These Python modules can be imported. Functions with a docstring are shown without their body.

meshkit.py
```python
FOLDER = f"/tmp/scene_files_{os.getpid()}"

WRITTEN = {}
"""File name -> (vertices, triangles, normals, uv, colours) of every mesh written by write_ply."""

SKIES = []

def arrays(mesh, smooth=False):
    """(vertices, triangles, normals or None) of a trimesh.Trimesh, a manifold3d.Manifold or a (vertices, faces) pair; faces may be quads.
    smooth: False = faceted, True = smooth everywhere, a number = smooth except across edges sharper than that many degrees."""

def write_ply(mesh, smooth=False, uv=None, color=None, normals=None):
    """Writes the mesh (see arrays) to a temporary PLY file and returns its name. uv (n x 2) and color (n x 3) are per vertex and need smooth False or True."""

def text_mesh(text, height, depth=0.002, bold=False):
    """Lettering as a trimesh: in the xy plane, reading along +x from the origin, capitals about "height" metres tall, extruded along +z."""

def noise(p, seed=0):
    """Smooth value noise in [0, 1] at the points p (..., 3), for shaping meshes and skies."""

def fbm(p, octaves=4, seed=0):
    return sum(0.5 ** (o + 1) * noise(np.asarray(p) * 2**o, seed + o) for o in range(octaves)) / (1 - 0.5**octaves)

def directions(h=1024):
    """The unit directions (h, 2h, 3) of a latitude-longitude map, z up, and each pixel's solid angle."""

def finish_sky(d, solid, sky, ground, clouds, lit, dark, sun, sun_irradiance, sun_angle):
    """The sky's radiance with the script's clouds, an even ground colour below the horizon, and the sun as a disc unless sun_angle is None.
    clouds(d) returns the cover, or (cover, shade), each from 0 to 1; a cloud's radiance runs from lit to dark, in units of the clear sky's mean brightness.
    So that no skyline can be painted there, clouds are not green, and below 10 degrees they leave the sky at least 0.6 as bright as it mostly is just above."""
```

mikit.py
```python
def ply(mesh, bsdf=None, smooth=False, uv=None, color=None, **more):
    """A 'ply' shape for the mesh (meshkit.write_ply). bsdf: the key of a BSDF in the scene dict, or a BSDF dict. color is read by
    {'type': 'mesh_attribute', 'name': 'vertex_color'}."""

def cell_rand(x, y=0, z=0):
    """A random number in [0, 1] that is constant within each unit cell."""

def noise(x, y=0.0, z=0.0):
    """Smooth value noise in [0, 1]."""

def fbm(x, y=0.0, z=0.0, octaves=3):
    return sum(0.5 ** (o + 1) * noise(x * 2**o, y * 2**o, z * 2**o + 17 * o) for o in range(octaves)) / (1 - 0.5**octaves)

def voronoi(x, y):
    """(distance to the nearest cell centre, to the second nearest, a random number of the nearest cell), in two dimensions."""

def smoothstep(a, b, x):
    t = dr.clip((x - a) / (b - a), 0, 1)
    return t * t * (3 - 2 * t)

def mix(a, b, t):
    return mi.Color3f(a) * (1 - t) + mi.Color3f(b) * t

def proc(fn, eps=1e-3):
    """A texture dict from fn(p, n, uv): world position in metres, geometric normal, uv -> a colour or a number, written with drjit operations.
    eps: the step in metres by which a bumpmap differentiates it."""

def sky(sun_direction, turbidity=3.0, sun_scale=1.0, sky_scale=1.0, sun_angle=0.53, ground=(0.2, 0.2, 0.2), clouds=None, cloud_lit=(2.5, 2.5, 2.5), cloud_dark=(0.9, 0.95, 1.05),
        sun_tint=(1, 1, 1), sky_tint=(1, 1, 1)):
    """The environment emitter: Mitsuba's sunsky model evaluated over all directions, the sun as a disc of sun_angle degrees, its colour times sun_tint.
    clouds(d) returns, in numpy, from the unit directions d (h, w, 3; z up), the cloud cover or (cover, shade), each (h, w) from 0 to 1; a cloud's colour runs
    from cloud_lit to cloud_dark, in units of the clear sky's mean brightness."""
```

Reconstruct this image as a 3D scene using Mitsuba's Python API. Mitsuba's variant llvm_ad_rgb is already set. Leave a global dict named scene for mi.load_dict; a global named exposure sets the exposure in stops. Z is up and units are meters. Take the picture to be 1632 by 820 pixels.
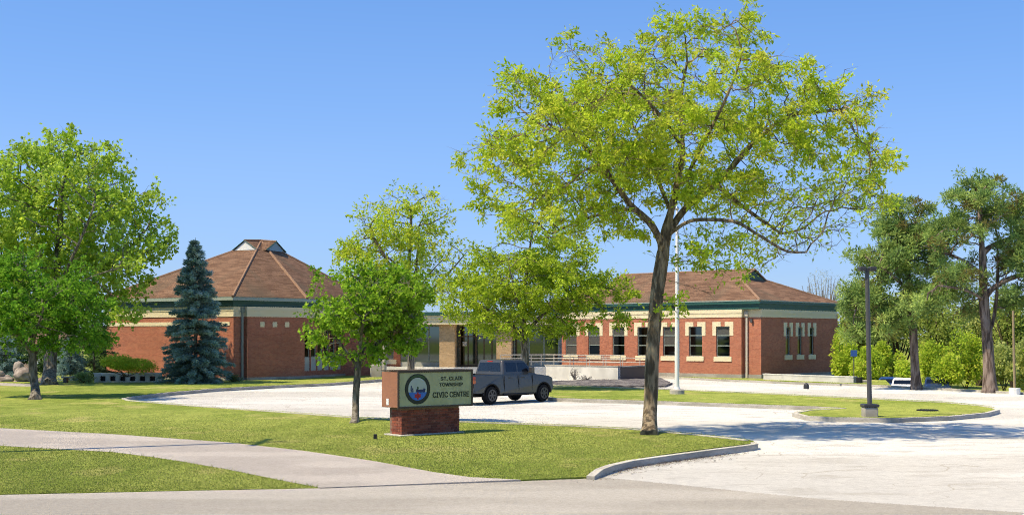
import math, random
import numpy as np, trimesh, drjit as dr, mitsuba as mi
import mikit, meshkit
from mikit import noise, fbm, voronoi, cell_rand, smoothstep, mix
from scipy.spatial import cKDTree, Delaunay
import shapely
from shapely.geometry import Polygon, LineString, Point, box as sbox
from shapely.ops import unary_union

random.seed(7)
T = mi.ScalarTransform4f
scene, labels = {}, {}

# ------------------------------------------------------------------ camera, light, exposure
EYE, FPX, HORIZON = 2.9, 2000.0, 538.0           # metres; focal length and horizon row on the 1632 x 820 photograph
scene['camera'] = {'type': 'perspective', 'fov': math.degrees(2 * math.atan(816 / FPX)), 'fov_axis': 'x',
                   'principal_point_offset_y': -(HORIZON - 410) / 820, 'near_clip': 0.5, 'far_clip': 4000.0,
                   'to_world': T().look_at(origin=[0, 0, EYE], target=[0, 10, EYE], up=[0, 0, 1])}
SUN = np.array([-0.52, -0.235, 0.82])
def thin_haze(d):
    e = np.degrees(np.arcsin(np.clip(d[..., 2], 0, 1)))
    w = meshkit.fbm(np.stack([d[..., 0] * 3, d[..., 1] * 3, d[..., 2] * 14], -1), 4, 3)
    return np.exp(-e / 6.5) * .55 * (.75 + .5 * w)
scene['sky_light'] = mikit.sky(SUN, turbidity=4.0, sky_tint=(0.56, 0.83, 1.13), clouds=thin_haze, cloud_lit=(1.55, 1.72, 1.9), sun_tint=(0.97, 0.98, 0.885))
exposure = 2.1

# ------------------------------------------------------------------ helpers
def at(px, py, z=0.0):
    """Where the ground (or a level z) lies that the photograph shows at this pixel."""
    y = (EYE - z) * FPX / (py - HORIZON)
    return np.array([(px - 816) / FPX * y, y])

def at_y(px, py, y):
    return np.array([(px - 816) / FPX * y, y, EYE + (HORIZON - py) / FPX * y])

def free(key):
    if key not in USED:
        USED.add(key); return key
    k = 1
    while f'{key}_{k:03d}' in USED: k += 1
    key = f'{key}_{k:03d}'; USED.add(key); return key
USED = set()

def thing(name, label, cat, group=None):
    key = free(name)
    labels[key] = {'label': label, 'category': cat}
    if group: labels[key]['group'] = group
    return key

def put(name, mesh, bsdf, parent=None, label=None, cat=None, group=None, kind=None, smooth=False, color=None):
    key = free(f'{parent}__{name}' if parent else name)
    scene[key] = mikit.ply(mesh, bsdf, smooth=smooth, color=color)
    d = {}
    if label: d['label'] = label
    if cat: d['category'] = cat
    if group: d['group'] = group
    if kind: d['kind'] = kind
    if d: labels[key] = d
    return key

def norm(v):
    v = np.asarray(v, float); return v / (np.linalg.norm(v, axis=-1, keepdims=True) + 1e-12)

class Frame:
    """a along the wall, b out of the wall, z up."""
    def __init__(s, o, a, b):
        s.o, s.a, s.b = np.array([o[0], o[1], 0.0]), norm([a[0], a[1], 0]), norm([b[0], b[1], 0])
    def pt(s, a, b, z):
        return s.o + s.a * a + s.b * b + np.array([0, 0, z])
    def matrix(s):
        m = np.eye(4); m[:3, 0], m[:3, 1], m[:3, 2], m[:3, 3] = s.a, s.b, [0, 0, 1], s.o
        return m

def fixed(m):
    m.merge_vertices(); 
    if m.is_watertight and m.volume < 0: m.invert()
    return m

class MB:
    def __init__(s, frame=None): s.parts, s.f = [], frame
    def add(s, m): s.parts.append(m); return s
    def box(s, x0, x1, y0, y1, z0, z1, bevel=0):
        if bevel:
            m = rounded(x1 - x0, y1 - y0, z1 - z0, bevel)
        else:
            m = trimesh.creation.box((x1 - x0, y1 - y0, z1 - z0))
        m.apply_translation(((x0 + x1) / 2, (y0 + y1) / 2, (z0 + z1) / 2)); return s.add(m)
    def tube(s, pts, radii, sides=8, cap=True): return s.add(tube(pts, radii, sides, cap))
    def poly(s, v, f): return s.add(trimesh.Trimesh(np.array(v, float), np.array(f), process=False))
    def mesh(s):
        m = trimesh.util.concatenate(s.parts) if len(s.parts) > 1 else s.parts[0].copy()
        if s.f is not None:
            mat = s.f.matrix(); m.apply_transform(mat)
        return m

def rounded(sx, sy, sz, r):
    pts = []
    for x in (-1, 1):
        for y in (-1, 1):
            for z in (-1, 1):
                c = np.array([x * (sx / 2), y * (sy / 2), z * (sz / 2)])
                for k in range(3):
                    q = c.copy()
                    for j in range(3):
                        if j != k: q[j] -= np.sign(q[j]) * r
                    pts.append(q)
    return trimesh.convex.convex_hull(np.array(pts))

def tube(pts, radii, sides=8, cap=True):
    p = np.asarray(pts, float); r = np.broadcast_to(np.asarray(radii, float), (len(p),))
    t = norm(np.gradient(p, axis=0))
    ref = np.where(np.abs(t[:, 2:]) < 0.95, [[0, 0, 1.0]], [[1.0, 0, 0]])
    if np.abs(t[:, 2]).max() > 0.5 and len(p) > 2: ref = np.broadcast_to([[1.0, 0.0, 0.0]], t.shape) if np.abs(t[:, 0]).max() < 0.9 else np.broadcast_to([[0.0, 1.0, 0.0]], t.shape)
    a = norm(np.cross(t, ref)); b = np.cross(t, a)
    g = np.arange(sides) * 2 * np.pi / sides
    v = (p[:, None] + r[:, None, None] * (np.cos(g)[None, :, None] * a[:, None] + np.sin(g)[None, :, None] * b[:, None])).reshape(-1, 3)
    i, j = np.meshgrid(np.arange(len(p) - 1), np.arange(sides), indexing='ij')
    q = np.stack([i * sides + j, i * sides + (j + 1) % sides, (i + 1) * sides + (j + 1) % sides, (i + 1) * sides + j], -1).reshape(-1, 4)
    f = np.vstack([q[:, [0, 1, 2]], q[:, [0, 2, 3]]])
    if cap:
        n = len(v); v = np.vstack([v, p[:1], p[-1:]]); k = np.arange(sides)
        e = (len(p) - 1) * sides
        f = np.vstack([f, np.stack([k * 0 + n, (k + 1) % sides, k], 1), np.stack([k * 0 + n + 1, e + k, e + (k + 1) % sides], 1)])
    return trimesh.Trimesh(v, f, process=False)

def extrude(poly, h):
    ms = [trimesh.creation.extrude_polygon(g, h, engine='earcut') for g in getattr(poly, 'geoms', [poly]) if g.area > 1e-6]
    return trimesh.util.concatenate(ms)

def wall_panel(poly, b0, b1):
    """poly in (a, z); extruded from b0 to b1 (local a, b, z)."""
    m = extrude(poly, b1 - b0); v = m.vertices.copy()
    m.vertices = np.stack([v[:, 0], b0 + v[:, 2], v[:, 1]], 1); m.invert(); return m

def sheet(poly, zf, step=1.0, skirt=0.2):
    """A ground sheet over the polygon, z = zf(x, y), with a skirt downwards."""
    V, F, n0 = [], [], 0
    for g in getattr(poly, 'geoms', [poly]):
        rings = [np.array(g.segmentize(step * 0.7).exterior.coords)[:-1]] + [np.array(LineString(r.coords).segmentize(step * 0.7).coords)[:-1] for r in g.interiors]
        x0, y0, x1, y1 = g.bounds
        gx, gy = np.meshgrid(np.arange(x0, x1, step), np.arange(y0, y1, step))
        c = np.stack([gx.ravel(), gy.ravel()], 1) + np.random.RandomState(1).uniform(-.1, .1, (gx.size, 2)) * step
        inner = g.buffer(-0.25 * step)
        c = c[shapely.contains_xy(inner, c[:, 0], c[:, 1])] if len(c) and not inner.is_empty else c[:0]
        p = np.vstack(rings + [c])
        tri = Delaunay(p).simplices
        cen = p[tri].mean(1)
        tri = tri[shapely.contains_xy(g.buffer(1e-6), cen[:, 0], cen[:, 1])]
        a, b_, c_ = p[tri[:, 0]], p[tri[:, 1]], p[tri[:, 2]]
        flip = ((b_ - a)[:, 0] * (c_ - a)[:, 1] - (b_ - a)[:, 1] * (c_ - a)[:, 0]) < 0
        tri[flip] = tri[flip][:, ::-1]
        z = zf(p[:, 0], p[:, 1])
        V.append(np.column_stack([p, z])); F.append(tri + n0); n0 += len(p)
        if skirt:
            k = 0
            for r in rings:
                n = len(r); zt = zf(r[:, 0], r[:, 1]); top = np.column_stack([r, zt]); bot = top - [0, 0, skirt]
                i = np.arange(n); j = (i + 1) % n
                F.append(np.vstack([np.stack([i, i + n, j], 1), np.stack([j, i + n, j + n], 1)]) + n0)
                V.append(np.vstack([top, bot])); n0 += 2 * n
    return trimesh.Trimesh(np.vstack(V), np.vstack(F), process=False)

# ------------------------------------------------------------------ materials
def proc(fn): return mikit.proc(fn)

def mat(name, tex, rough=0.8, spec=0.3, bump=None, bscale=1.0, two=True, **more):
    d = {'type': 'principled', 'base_color': tex if isinstance(tex, dict) else {'type': 'rgb', 'value': list(tex)}, 'roughness': rough, 'specular': spec, **more}
    if bump is not None: d = {'type': 'bumpmap', 'scale': bscale, 'bump': bump, 'bsdf': d}
    scene[name] = {'type': 'twosided', 'bsdf': d} if two else d

def t_grass(p, n, uv):
    a = fbm(p.x * 0.22, p.y * 0.22, 3.0, 3); b = fbm(p.x * 1.7, p.y * 0.9, 1.0, 3); c = noise(p.x * 24, p.y * 24); e = fbm(p.x * 6.0, p.y * 3.0, 9.0, 2)
    col = mix([.118, .155, .026], [.195, .222, .05], smoothstep(.28, .72, a * .55 + b * .45))
    col = mix(col, [.30, .265, .105], smoothstep(.62, .82, fbm(p.x * .8, p.y * .45, 5.0, 3)) * .55)
    return col * (0.62 + 0.42 * c + .38 * e)
def t_lot(p, n, uv):
    a = fbm(p.x * .12, p.y * .3, 2.0, 3); b = noise(p.x * 9, p.y * 9); s = fbm(p.x * .9, p.y * 2.6, 4.0, 3); g = noise(p.x * 40, p.y * 40)
    col = mix([.355, .345, .325], [.44, .432, .415], smoothstep(.3, .7, a))
    col = mix(col, [.28, .265, .24], smoothstep(.55, .78, s) * .6)
    v1, v2, r = voronoi(p.x * .22 + .35 * noise(p.x, p.y), p.y * .16 + .35 * noise(p.x + 9, p.y))
    col = mix(col, [.26, .24, .21], (1 - smoothstep(.0, .012, v2 - v1)) * smoothstep(.35, .6, noise(p.x * .3, p.y * .3, 4)) * .75)
    return col * (.84 + .14 * b + .16 * g)
def t_road(p, n, uv):
    a = fbm(p.x * .25, p.y * .9, 2.0, 3); g = noise(p.x * 38, p.y * 38); b = noise(p.x * 14, p.y * 14)
    return mix([.25, .232, .206], [.305, .285, .256], smoothstep(.3, .7, a)) * (.82 + .22 * g + .12 * b)
def t_path(p, n, uv):
    a = fbm(p.x * .5, p.y * .9, 7.0, 3); g = noise(p.x * 34, p.y * 34); b = noise(p.x * 9, p.y * 9)
    return mix([.27, .245, .225], [.325, .297, .272], smoothstep(.3, .7, a)) * (.85 + .18 * g + .10 * b)
def t_concrete(p, n, uv):
    a = fbm(p.x * 1.2, p.y * 1.2, p.z * 1.2, 4); s = fbm(p.x * 3, p.y * 3, p.z * .6 + 9, 3)
    return mix([.30, .28, .245], [.42, .40, .355], smoothstep(.3, .7, a)) * (.82 + .3 * s)
def t_kerb(p, n, uv):
    a = fbm(p.x * 1.5, p.y * 1.5, p.z * 4, 3); g = noise(p.x * 20, p.y * 20, p.z * 20)
    return mix([.36, .34, .295], [.50, .475, .425], smoothstep(.3, .75, a)) * (.8 + .25 * g)
def t_whitewall(p, n, uv):
    s = fbm(p.x * 1.6, p.y * 1.6, p.z * .7, 3)
    return mix([.52, .51, .48], [.66, .65, .62], smoothstep(.3, .7, s))
def brick(c0, c1, c2):
    def f(p, n, uv):
        h = p.x * -n.y + p.y * n.x; row = dr.floor(p.z / .08); hh = h / .215 + .5 * (row - 2 * dr.floor(row / 2))
        k = cell_rand(dr.floor(hh), row, 3.0); fx = hh - dr.floor(hh); fz = p.z / .08 - row
        col = mix(c0, c1, k); a = fbm(p.x * .6, p.y * .6, p.z * .8, 3)
        mortar = dr.maximum(1 - smoothstep(.02, .06, dr.minimum(fx, 1 - fx)), 1 - smoothstep(.05, .14, dr.minimum(fz, 1 - fz)))
        return mix(col, c2, mortar * .6) * (.82 + .36 * a)
    return f
def t_shingle(p, n, uv):
    h = p.x * -n.y + p.y * n.x; row = dr.floor(p.z / .062); k = cell_rand(dr.floor(h / .3 + .37 * row), row, 1.0)
    a = fbm(p.x * .35, p.y * .35, p.z * .6, 3); s = fbm(p.x * 1.3, p.y * 1.3, p.z * .5, 3); st = fbm(h * 1.4, p.z * .35, 5.0, 3)
    col = mix([.125, .073, .049], [.20, .122, .082], smoothstep(.25, .75, .5 * k + .5 * s))
    col = mix(col, [.115, .09, .065], smoothstep(.5, .8, st) * .65)
    fz = p.z / .062 - row
    return col * (.8 + .4 * a) * (.78 + .22 * smoothstep(.0, .3, fz))
def t_bark(c0, c1, f=1.0):
    def fn(p, n, uv):
        s = fbm(p.x * 14 * f, p.y * 14 * f, p.z * 2.4 * f, 4); a = fbm(p.x * 3, p.y * 3, p.z * 1.1, 3)
        return mix(c0, c1, smoothstep(.32, .68, s)) * (.65 + .7 * a)
    return fn
def t_mulch(p, n, uv):
    k = noise(p.x * 7, p.y * 7, 2.0); a = fbm(p.x * 2.2, p.y * 2.2, 1.0, 3)
    return mix([.06, .055, .06], [.16, .15, .15], smoothstep(.3, .75, .5 * k + .5 * a))
def t_field(p, n, uv):
    a = fbm(p.x * .05, p.y * .05, 3.0, 3); b = fbm(p.x * 1.2, p.y * .8, 1.0, 3)
    return mix([.11, .14, .028], [.20, .215, .05], smoothstep(.3, .7, a * .5 + b * .5)) * (.7 + .6 * noise(p.x * 9, p.y * 9))
def t_sign(p, n, uv):
    a = fbm(p.x * 2, p.y * 2, p.z * 2, 3); d = fbm(p.x * 9, p.y * 9, p.z * 1.6, 3)
    return mix([.36, .37, .20], [.43, .435, .25], a) * (.85 + .3 * d)
def t_signend(p, n, uv):
    a = fbm(p.x * 4, p.y * 4, p.z * 1.5, 3)
    return mix([.25, .115, .07], [.34, .16, .10], a)
def t_rock(p, n, uv):
    a = fbm(p.x * 3, p.y * 3, p.z * 3, 4)
    return mix([.20, .165, .15], [.40, .34, .31], smoothstep(.3, .7, a))
def t_wood(p, n, uv):
    s = fbm(p.x * 20, p.y * 20, p.z * .7, 3)
    return mix([.20, .15, .09], [.33, .265, .17], s)

mat('grass_mat', proc(t_grass), .9, .1)
mat('field_mat', proc(t_field), .95, .1)
mat('lot_mat', proc(t_lot), .9, .2)
mat('road_mat', proc(t_road), .9, .2)
mat('path_mat', proc(t_path), .9, .2)
mat('concrete_mat', proc(t_concrete), .85, .2)
mat('kerb_mat', proc(t_kerb), .85, .2)
mat('whitewall_mat', proc(t_whitewall), .8, .3)
mat('brick_mat', proc(brick([.335, .115, .072], [.44, .165, .10], [.38, .235, .165])), .85, .2)
mat('tanbrick_mat', proc(brick([.42, .28, .15], [.52, .36, .2], [.45, .36, .25])), .85, .2)
mat('shingle_mat', proc(t_shingle), .95, .1)
mat('ridge_mat', (.27, .17, .115), .9, .1)
mat('cream_mat', (.72, .64, .44), .8, .2)
mat('fascia_mat', (.022, .085, .072), .45, .5)
mat('gutter_mat', (.30, .36, .32), .45, .5)
mat('gable_shade_mat', (.22, .32, .38), .5, .4)  # shaded copy of the pale gablet siding, shade put into the colour
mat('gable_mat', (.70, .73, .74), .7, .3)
mat('soffit_mat', (.30, .33, .28), .8, .2)
mat('glass_mat', (.10, .115, .115), .03, .5, metallic=1.0)
mat('entrance_glass_mat', (.15, .18, .165), .02, .5, metallic=1.0)
mat('blind_mat', (.085, .085, .08), .12, .8)
mat('frame_mat', (.26, .31, .28), .5, .4)
mat('bronze_mat', (.16, .11, .07), .5, .4)
mat('panel_mat', (.42, .44, .40), .6, .3)
mat('white_mat', (.74, .74, .72), .5, .4)
mat('pipe_mat', (.46, .42, .36), .5, .4)
mat('pipe_green_mat', (.22, .26, .24), .5, .4)
mat('rail_mat', (.42, .39, .35), .4, .5)
mat('black_mat', (.012, .012, .013), .5, .4)
mat('darkmetal_mat', (.035, .036, .04), .4, .5)
mat('greymetal_mat', (.07, .07, .075), .4, .5)
mat('mulch_mat', proc(t_mulch), .95, .1)
mat('rock_mat', proc(t_rock), .9, .2)
mat('pole_mat', proc(t_wood), .9, .1)
mat('sign_mat', proc(t_sign), .6, .3)
mat('signend_mat', proc(t_signend), .75, .2)
mat('signframe_mat', (.065, .045, .03), .5, .4)
for i, c in enumerate(([.20, .06, .04], [.26, .078, .05], [.155, .05, .036], [.24, .09, .062])): mat(f'signbrick{i}_mat', c, .85, .2)
mat('mortar_mat', (.22, .15, .115), .95, .1)
mat('letter_mat', (.035, .045, .03), .6, .3)
mat('emblem_dark_mat', (.022, .03, .02), .5, .3)
mat('emblem_green_mat', (.04, .09, .03), .5, .3)
mat('emblem_sky_mat', (.40, .45, .40), .5, .3)
mat('emblem_blue_mat', (.05, .16, .50), .5, .3)
mat('emblem_red_mat', (.36, .025, .03), .5, .3)
mat('emblem_navy_mat', (.02, .035, .10), .5, .3)
mat('paint_mat', (.085, .082, .08), .30, .5, metallic=.55, clearcoat=1.0, clearcoat_gloss=.97)
mat('autoglass_mat', (.006, .009, .016), .02, .6)
mat('tyre_mat', (.014, .014, .015), .85, .2)
mat('rim_mat', (.09, .09, .095), .35, .5, metallic=.6)
mat('chrome_mat', (.55, .55, .56), .2, .5, metallic=.9)
mat('redlight_mat', (.40, .02, .02), .15, .6, clearcoat=1.0)
mat('orangelight_mat', (.55, .12, .04), .15, .6, clearcoat=1.0)
mat('bluepaint_mat', (.012, .045, .20), .2, .6, clearcoat=1.0)
mat('navypaint_mat', (.010, .025, .085), .2, .6, clearcoat=1.0)
mat('whitepaint_mat', (.70, .70, .70), .25, .6, clearcoat=1.0)
mat('bluesign_mat', (.04, .11, .36), .4, .4)
mat('litter_mat', (.10, .065, .03), .9, .1)
mat('bark_mat', proc(t_bark([.085, .066, .045], [.29, .23, .155])), .95, .1)
mat('bark_grey_mat', proc(t_bark([.075, .066, .052], [.22, .20, .165])), .95, .1)
mat('bark_pine_mat', proc(t_bark([.095, .068, .055], [.28, .22, .19], .7)), .95, .1)
mat('twig_mat', (.085, .065, .045), .95, .1)
mat('pale_twig_mat', (.22, .20, .18), .95, .1)
def leafmat(name, trans, rough=.6):
    scene[name] = {'type': 'principledthin', 'base_color': {'type': 'mesh_attribute', 'name': 'vertex_color'}, 'roughness': rough, 'diff_trans': trans, 'eta': 1.33, 'spec_trans': 0.0}
leafmat('leaf_mat', .95)
leafmat('needle_mat', .7)
leafmat('blade_mat', .6)

# ------------------------------------------------------------------ ground
def px_poly(pts, z=0.0): return Polygon([at(x, y, z) for x, y in pts])
def sm(a, b, x):
    t = np.clip((x - a) / (b - a), 0, 1); return t * t * (3 - 2 * t)
def und(x, y, s=.03):
    return s * (meshkit.fbm(np.stack([np.asarray(x) * .16, np.asarray(y) * .16, np.asarray(x) * 0], -1), 2, 5) - .5)
def lawn_z(x, y):
    return .014 + .115 * sm(23.5, 31, y) + und(x, y, .05) * sm(26, 33, y)

BACK_KERB = np.array([at(1340, 613), at(1450, 618), at(1560, 624), at(1632, 628), at(1760, 634.5), at(2000, 646)])
bk_a, bk_b = BACK_KERB[0], BACK_KERB[-1]
bk_t = norm(bk_b - bk_a); bk_n = np.array([-bk_t[1], bk_t[0]])
if bk_n[1] < 0: bk_n = -bk_n
def terrain_z(x, y):
    x, y = np.asarray(x, float), np.asarray(y, float)
    s = (x - bk_a[0]) * bk_n[0] + (y - bk_a[1]) * bk_n[1]
    side = sm(15, 21, x)
    return -.06 - 1.08 * sm(1.0, 6.0, s) * side * (1 - sm(60, 140, s))
xs = np.unique(np.concatenate([np.linspace(-2500, -80, 14), np.linspace(-80, 90, 86), np.linspace(90, 2500, 14)]))
ys = np.unique(np.concatenate([np.linspace(-600, 0, 6), np.linspace(0, 160, 81), np.linspace(160, 3500, 18)]))
gx, gy = np.meshgrid(xs, ys); gv = np.stack([gx.ravel(), gy.ravel(), terrain_z(gx.ravel(), gy.ravel())], 1)
ii, jj = np.meshgrid(np.arange(len(ys) - 1), np.arange(len(xs) - 1), indexing='ij'); w_ = len(xs)
q = np.stack([ii * w_ + jj, ii * w_ + jj + 1, (ii + 1) * w_ + jj + 1, (ii + 1) * w_ + jj], -1).reshape(-1, 4)
put('ground', (gv, q), 'field_mat', kind='structure', smooth=True, label='grassy ground that runs to the horizon around the site')

lot = Polygon([(-26, 15), (-26, 97), (16, 97), tuple(at(1340, 613) + [0, .3])] + [tuple(p) for p in BACK_KERB[1:]] + [(48, 30), (48, 12)])
put('parking_lot', sheet(lot, lambda x, y: x * 0 - .012 + .012 * 0, 4.0, .1), 'lot_mat', kind='structure', label='pale sun-bleached parking lot and driveway')
road = Polygon([(-80, 24.2), tuple(at(-200, 791)), tuple(at(0, 788)), tuple(at(510, 777)), tuple(at(830, 766)), tuple(at(965, 761)), tuple(at(1000, 763.5)), tuple(at(1300, 794)), tuple(at(1632, 816)), (11, 19.6), (60, 19.2), (60, -30), (-80, -30)])
put('road', sheet(road, lambda x, y: x * 0 + .002, 4.0, .08), 'road_mat', kind='structure', label='tan asphalt road along the bottom of the view')

PATH_UP = [(-200, 677), (0, 688), (180, 698), (360, 712), (480, 726), (600, 742), (690, 756), (750, 763), (830, 766.5)]
PATH_LO = [(510, 778), (430, 764), (360, 752), (270, 739), (180, 728), (0, 717), (-200, 706)]
LOT_EDGE = [(640, 604), (520, 613), (430, 617), (340, 622), (270, 628), (215, 634.5), (196, 638), (205, 641), (250, 645), (400, 656), (560, 668), (750, 676.5), (900, 682.5), (1010, 688), (1100, 696), (1160, 702.5), (1190, 706.5)]
TIP = [(1201, 709.5), (1203, 711.8), (1195, 713.5)]
DRIVE_KERB = [(1195, 713.5), (1130, 722), (1060, 731.5), (1005, 739.5), (975, 746.5), (955, 753), (941, 760)]
lawn_poly = px_poly([(-260, 603), (640, 597.5)] + LOT_EDGE + TIP + DRIVE_KERB + [(935, 762), (830, 766), (510, 777.4), (0, 787.4), (-200, 790.4), (-260, 791)]).buffer(0)
path_poly = px_poly(PATH_UP + PATH_LO).buffer(0)
put('front_lawn', sheet(lawn_poly, lawn_z, 1.1, .16), 'grass_mat', kind='structure', smooth=20, label='mown front lawn between the footpath and the parking lot')
put('footpath', sheet(path_poly, lambda x, y: lawn_z(x, y) + .006, 1.1, .05), 'path_mat', kind='structure', smooth=20, label='tan footpath that crosses the front lawn down to the road')

MED_TOP = [(882, 616.5), (960, 618.5), (1100, 624), (1250, 631), (1400, 638.5), (1500, 643.5), (1560, 649), (1584, 653)]
MED_BOT = [(1590, 656), (1572, 661), (1510, 667), (1430, 670), (1330, 669), (1286, 666.5), (1266, 661), (1290, 656.5), (1345, 653.5), (1300, 651), (1200, 647.5), (1060, 642.5), (960, 639.5), (884, 637)]
MED_END = [(862, 632), (858, 625), (866, 618.5)]
med_poly = px_poly(MED_TOP + MED_BOT + MED_END).buffer(0)
put('median_lawn', sheet(med_poly, lambda x, y: .12 + und(x, y, .03), 1.1, .2), 'grass_mat', kind='structure', smooth=20, label='grass median strip across the middle of the parking lot')
bl_poly = px_poly([(1024, 599.5), (1060, 601), (1180, 607), (1340, 613), (1420, 616), (1400, 596), (1180, 588), (1024, 590)]).buffer(0)
put('building_lawn', sheet(bl_poly, lambda x, y: .10 + x * 0, 1.1, .2), 'grass_mat', kind='structure', label='narrow grass strip along the foot of the right wing')
bed_poly = px_poly([(862, 609), (985, 605), (1050, 603), (1072, 612), (1060, 616.5), (960, 616.8), (866, 616)]).buffer(0)
put('mulch_bed', sheet(bed_poly, lambda x, y: .09 + und(x * 9, y * 9, .12), .5, .2), 'mulch_mat', kind='structure', label='dark stone mulch bed below the white ramp wall')
gp_poly = px_poly([(-260, 614), (0, 617.5), (45, 619), (70, 616.5), (0, 613), (-260, 610)]).buffer(0)
put('garden_path', sheet(gp_poly, lambda x, y: lawn_z(x, y) + .006, 1.1, .05), 'path_mat', kind='structure', label='pale garden path behind the leftmost tree')

def kerb(name, px_pts, label, width=.16, z0=-.1, zf=None, pieces=None, parent=None, world=None):
    pts = np.array(world if world is not None else [at(x, y, .05) for x, y in px_pts])
    ls = LineString(pts)
    seg = ls.segmentize(.8)
    def build(line):
        m = extrude(line.buffer(width / 2, cap_style='flat', join_style='mitre'), 1.0)
        v = m.vertices.copy(); top = v[:, 2] > .5
        zt = (lawn_z(v[:, 0], v[:, 1]) + .025) if zf is None else zf(v[:, 0], v[:, 1])
        v[:, 2] = np.where(top, zt, z0); m.vertices = v; return m
    if pieces:
        L = ls.length; n = max(1, int(round(L / pieces)))
        from shapely.ops import substring
        key = thing(name, label, 'kerb'); labels[key] = {'label': label, 'kind': 'structure'}
        for k in range(n):
            s = substring(seg, k * L / n + .006, (k + 1) * L / n - .006)
            put('kerbstone', build(s), 'kerb_mat', key)
    else:
        put(name, build(seg), 'kerb_mat', kind='structure', label=label)
def kz(x, y): return .012 + .13 * sm(24.4, 27.0, y)
kerb('driveway_kerb', TIP[::1] + DRIVE_KERB[1:], 'pale concrete kerb curving round the lawn beside the driveway mouth', .17, zf=kz, pieces=2.6)
kerb('lot_kerb', LOT_EDGE[::-1] + [] , 'low concrete kerb along the lawn edge of the parking lot', .15)
kerb('median_kerb', MED_TOP + MED_BOT + MED_END + MED_TOP[:1], 'concrete kerb round the grass median', .16, zf=lambda x, y: x * 0 + .145)
kerb('building_kerb', [(1024, 599.5), (1060, 601), (1180, 607), (1340, 613)], 'concrete kerb in front of the right wing', .16, zf=lambda x, y: x * 0 + .125)
kerb('back_kerb', None, 'concrete kerb below the pine trees at the right', .3, zf=lambda x, y: x * 0 + .10, world=BACK_KERB)

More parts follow.
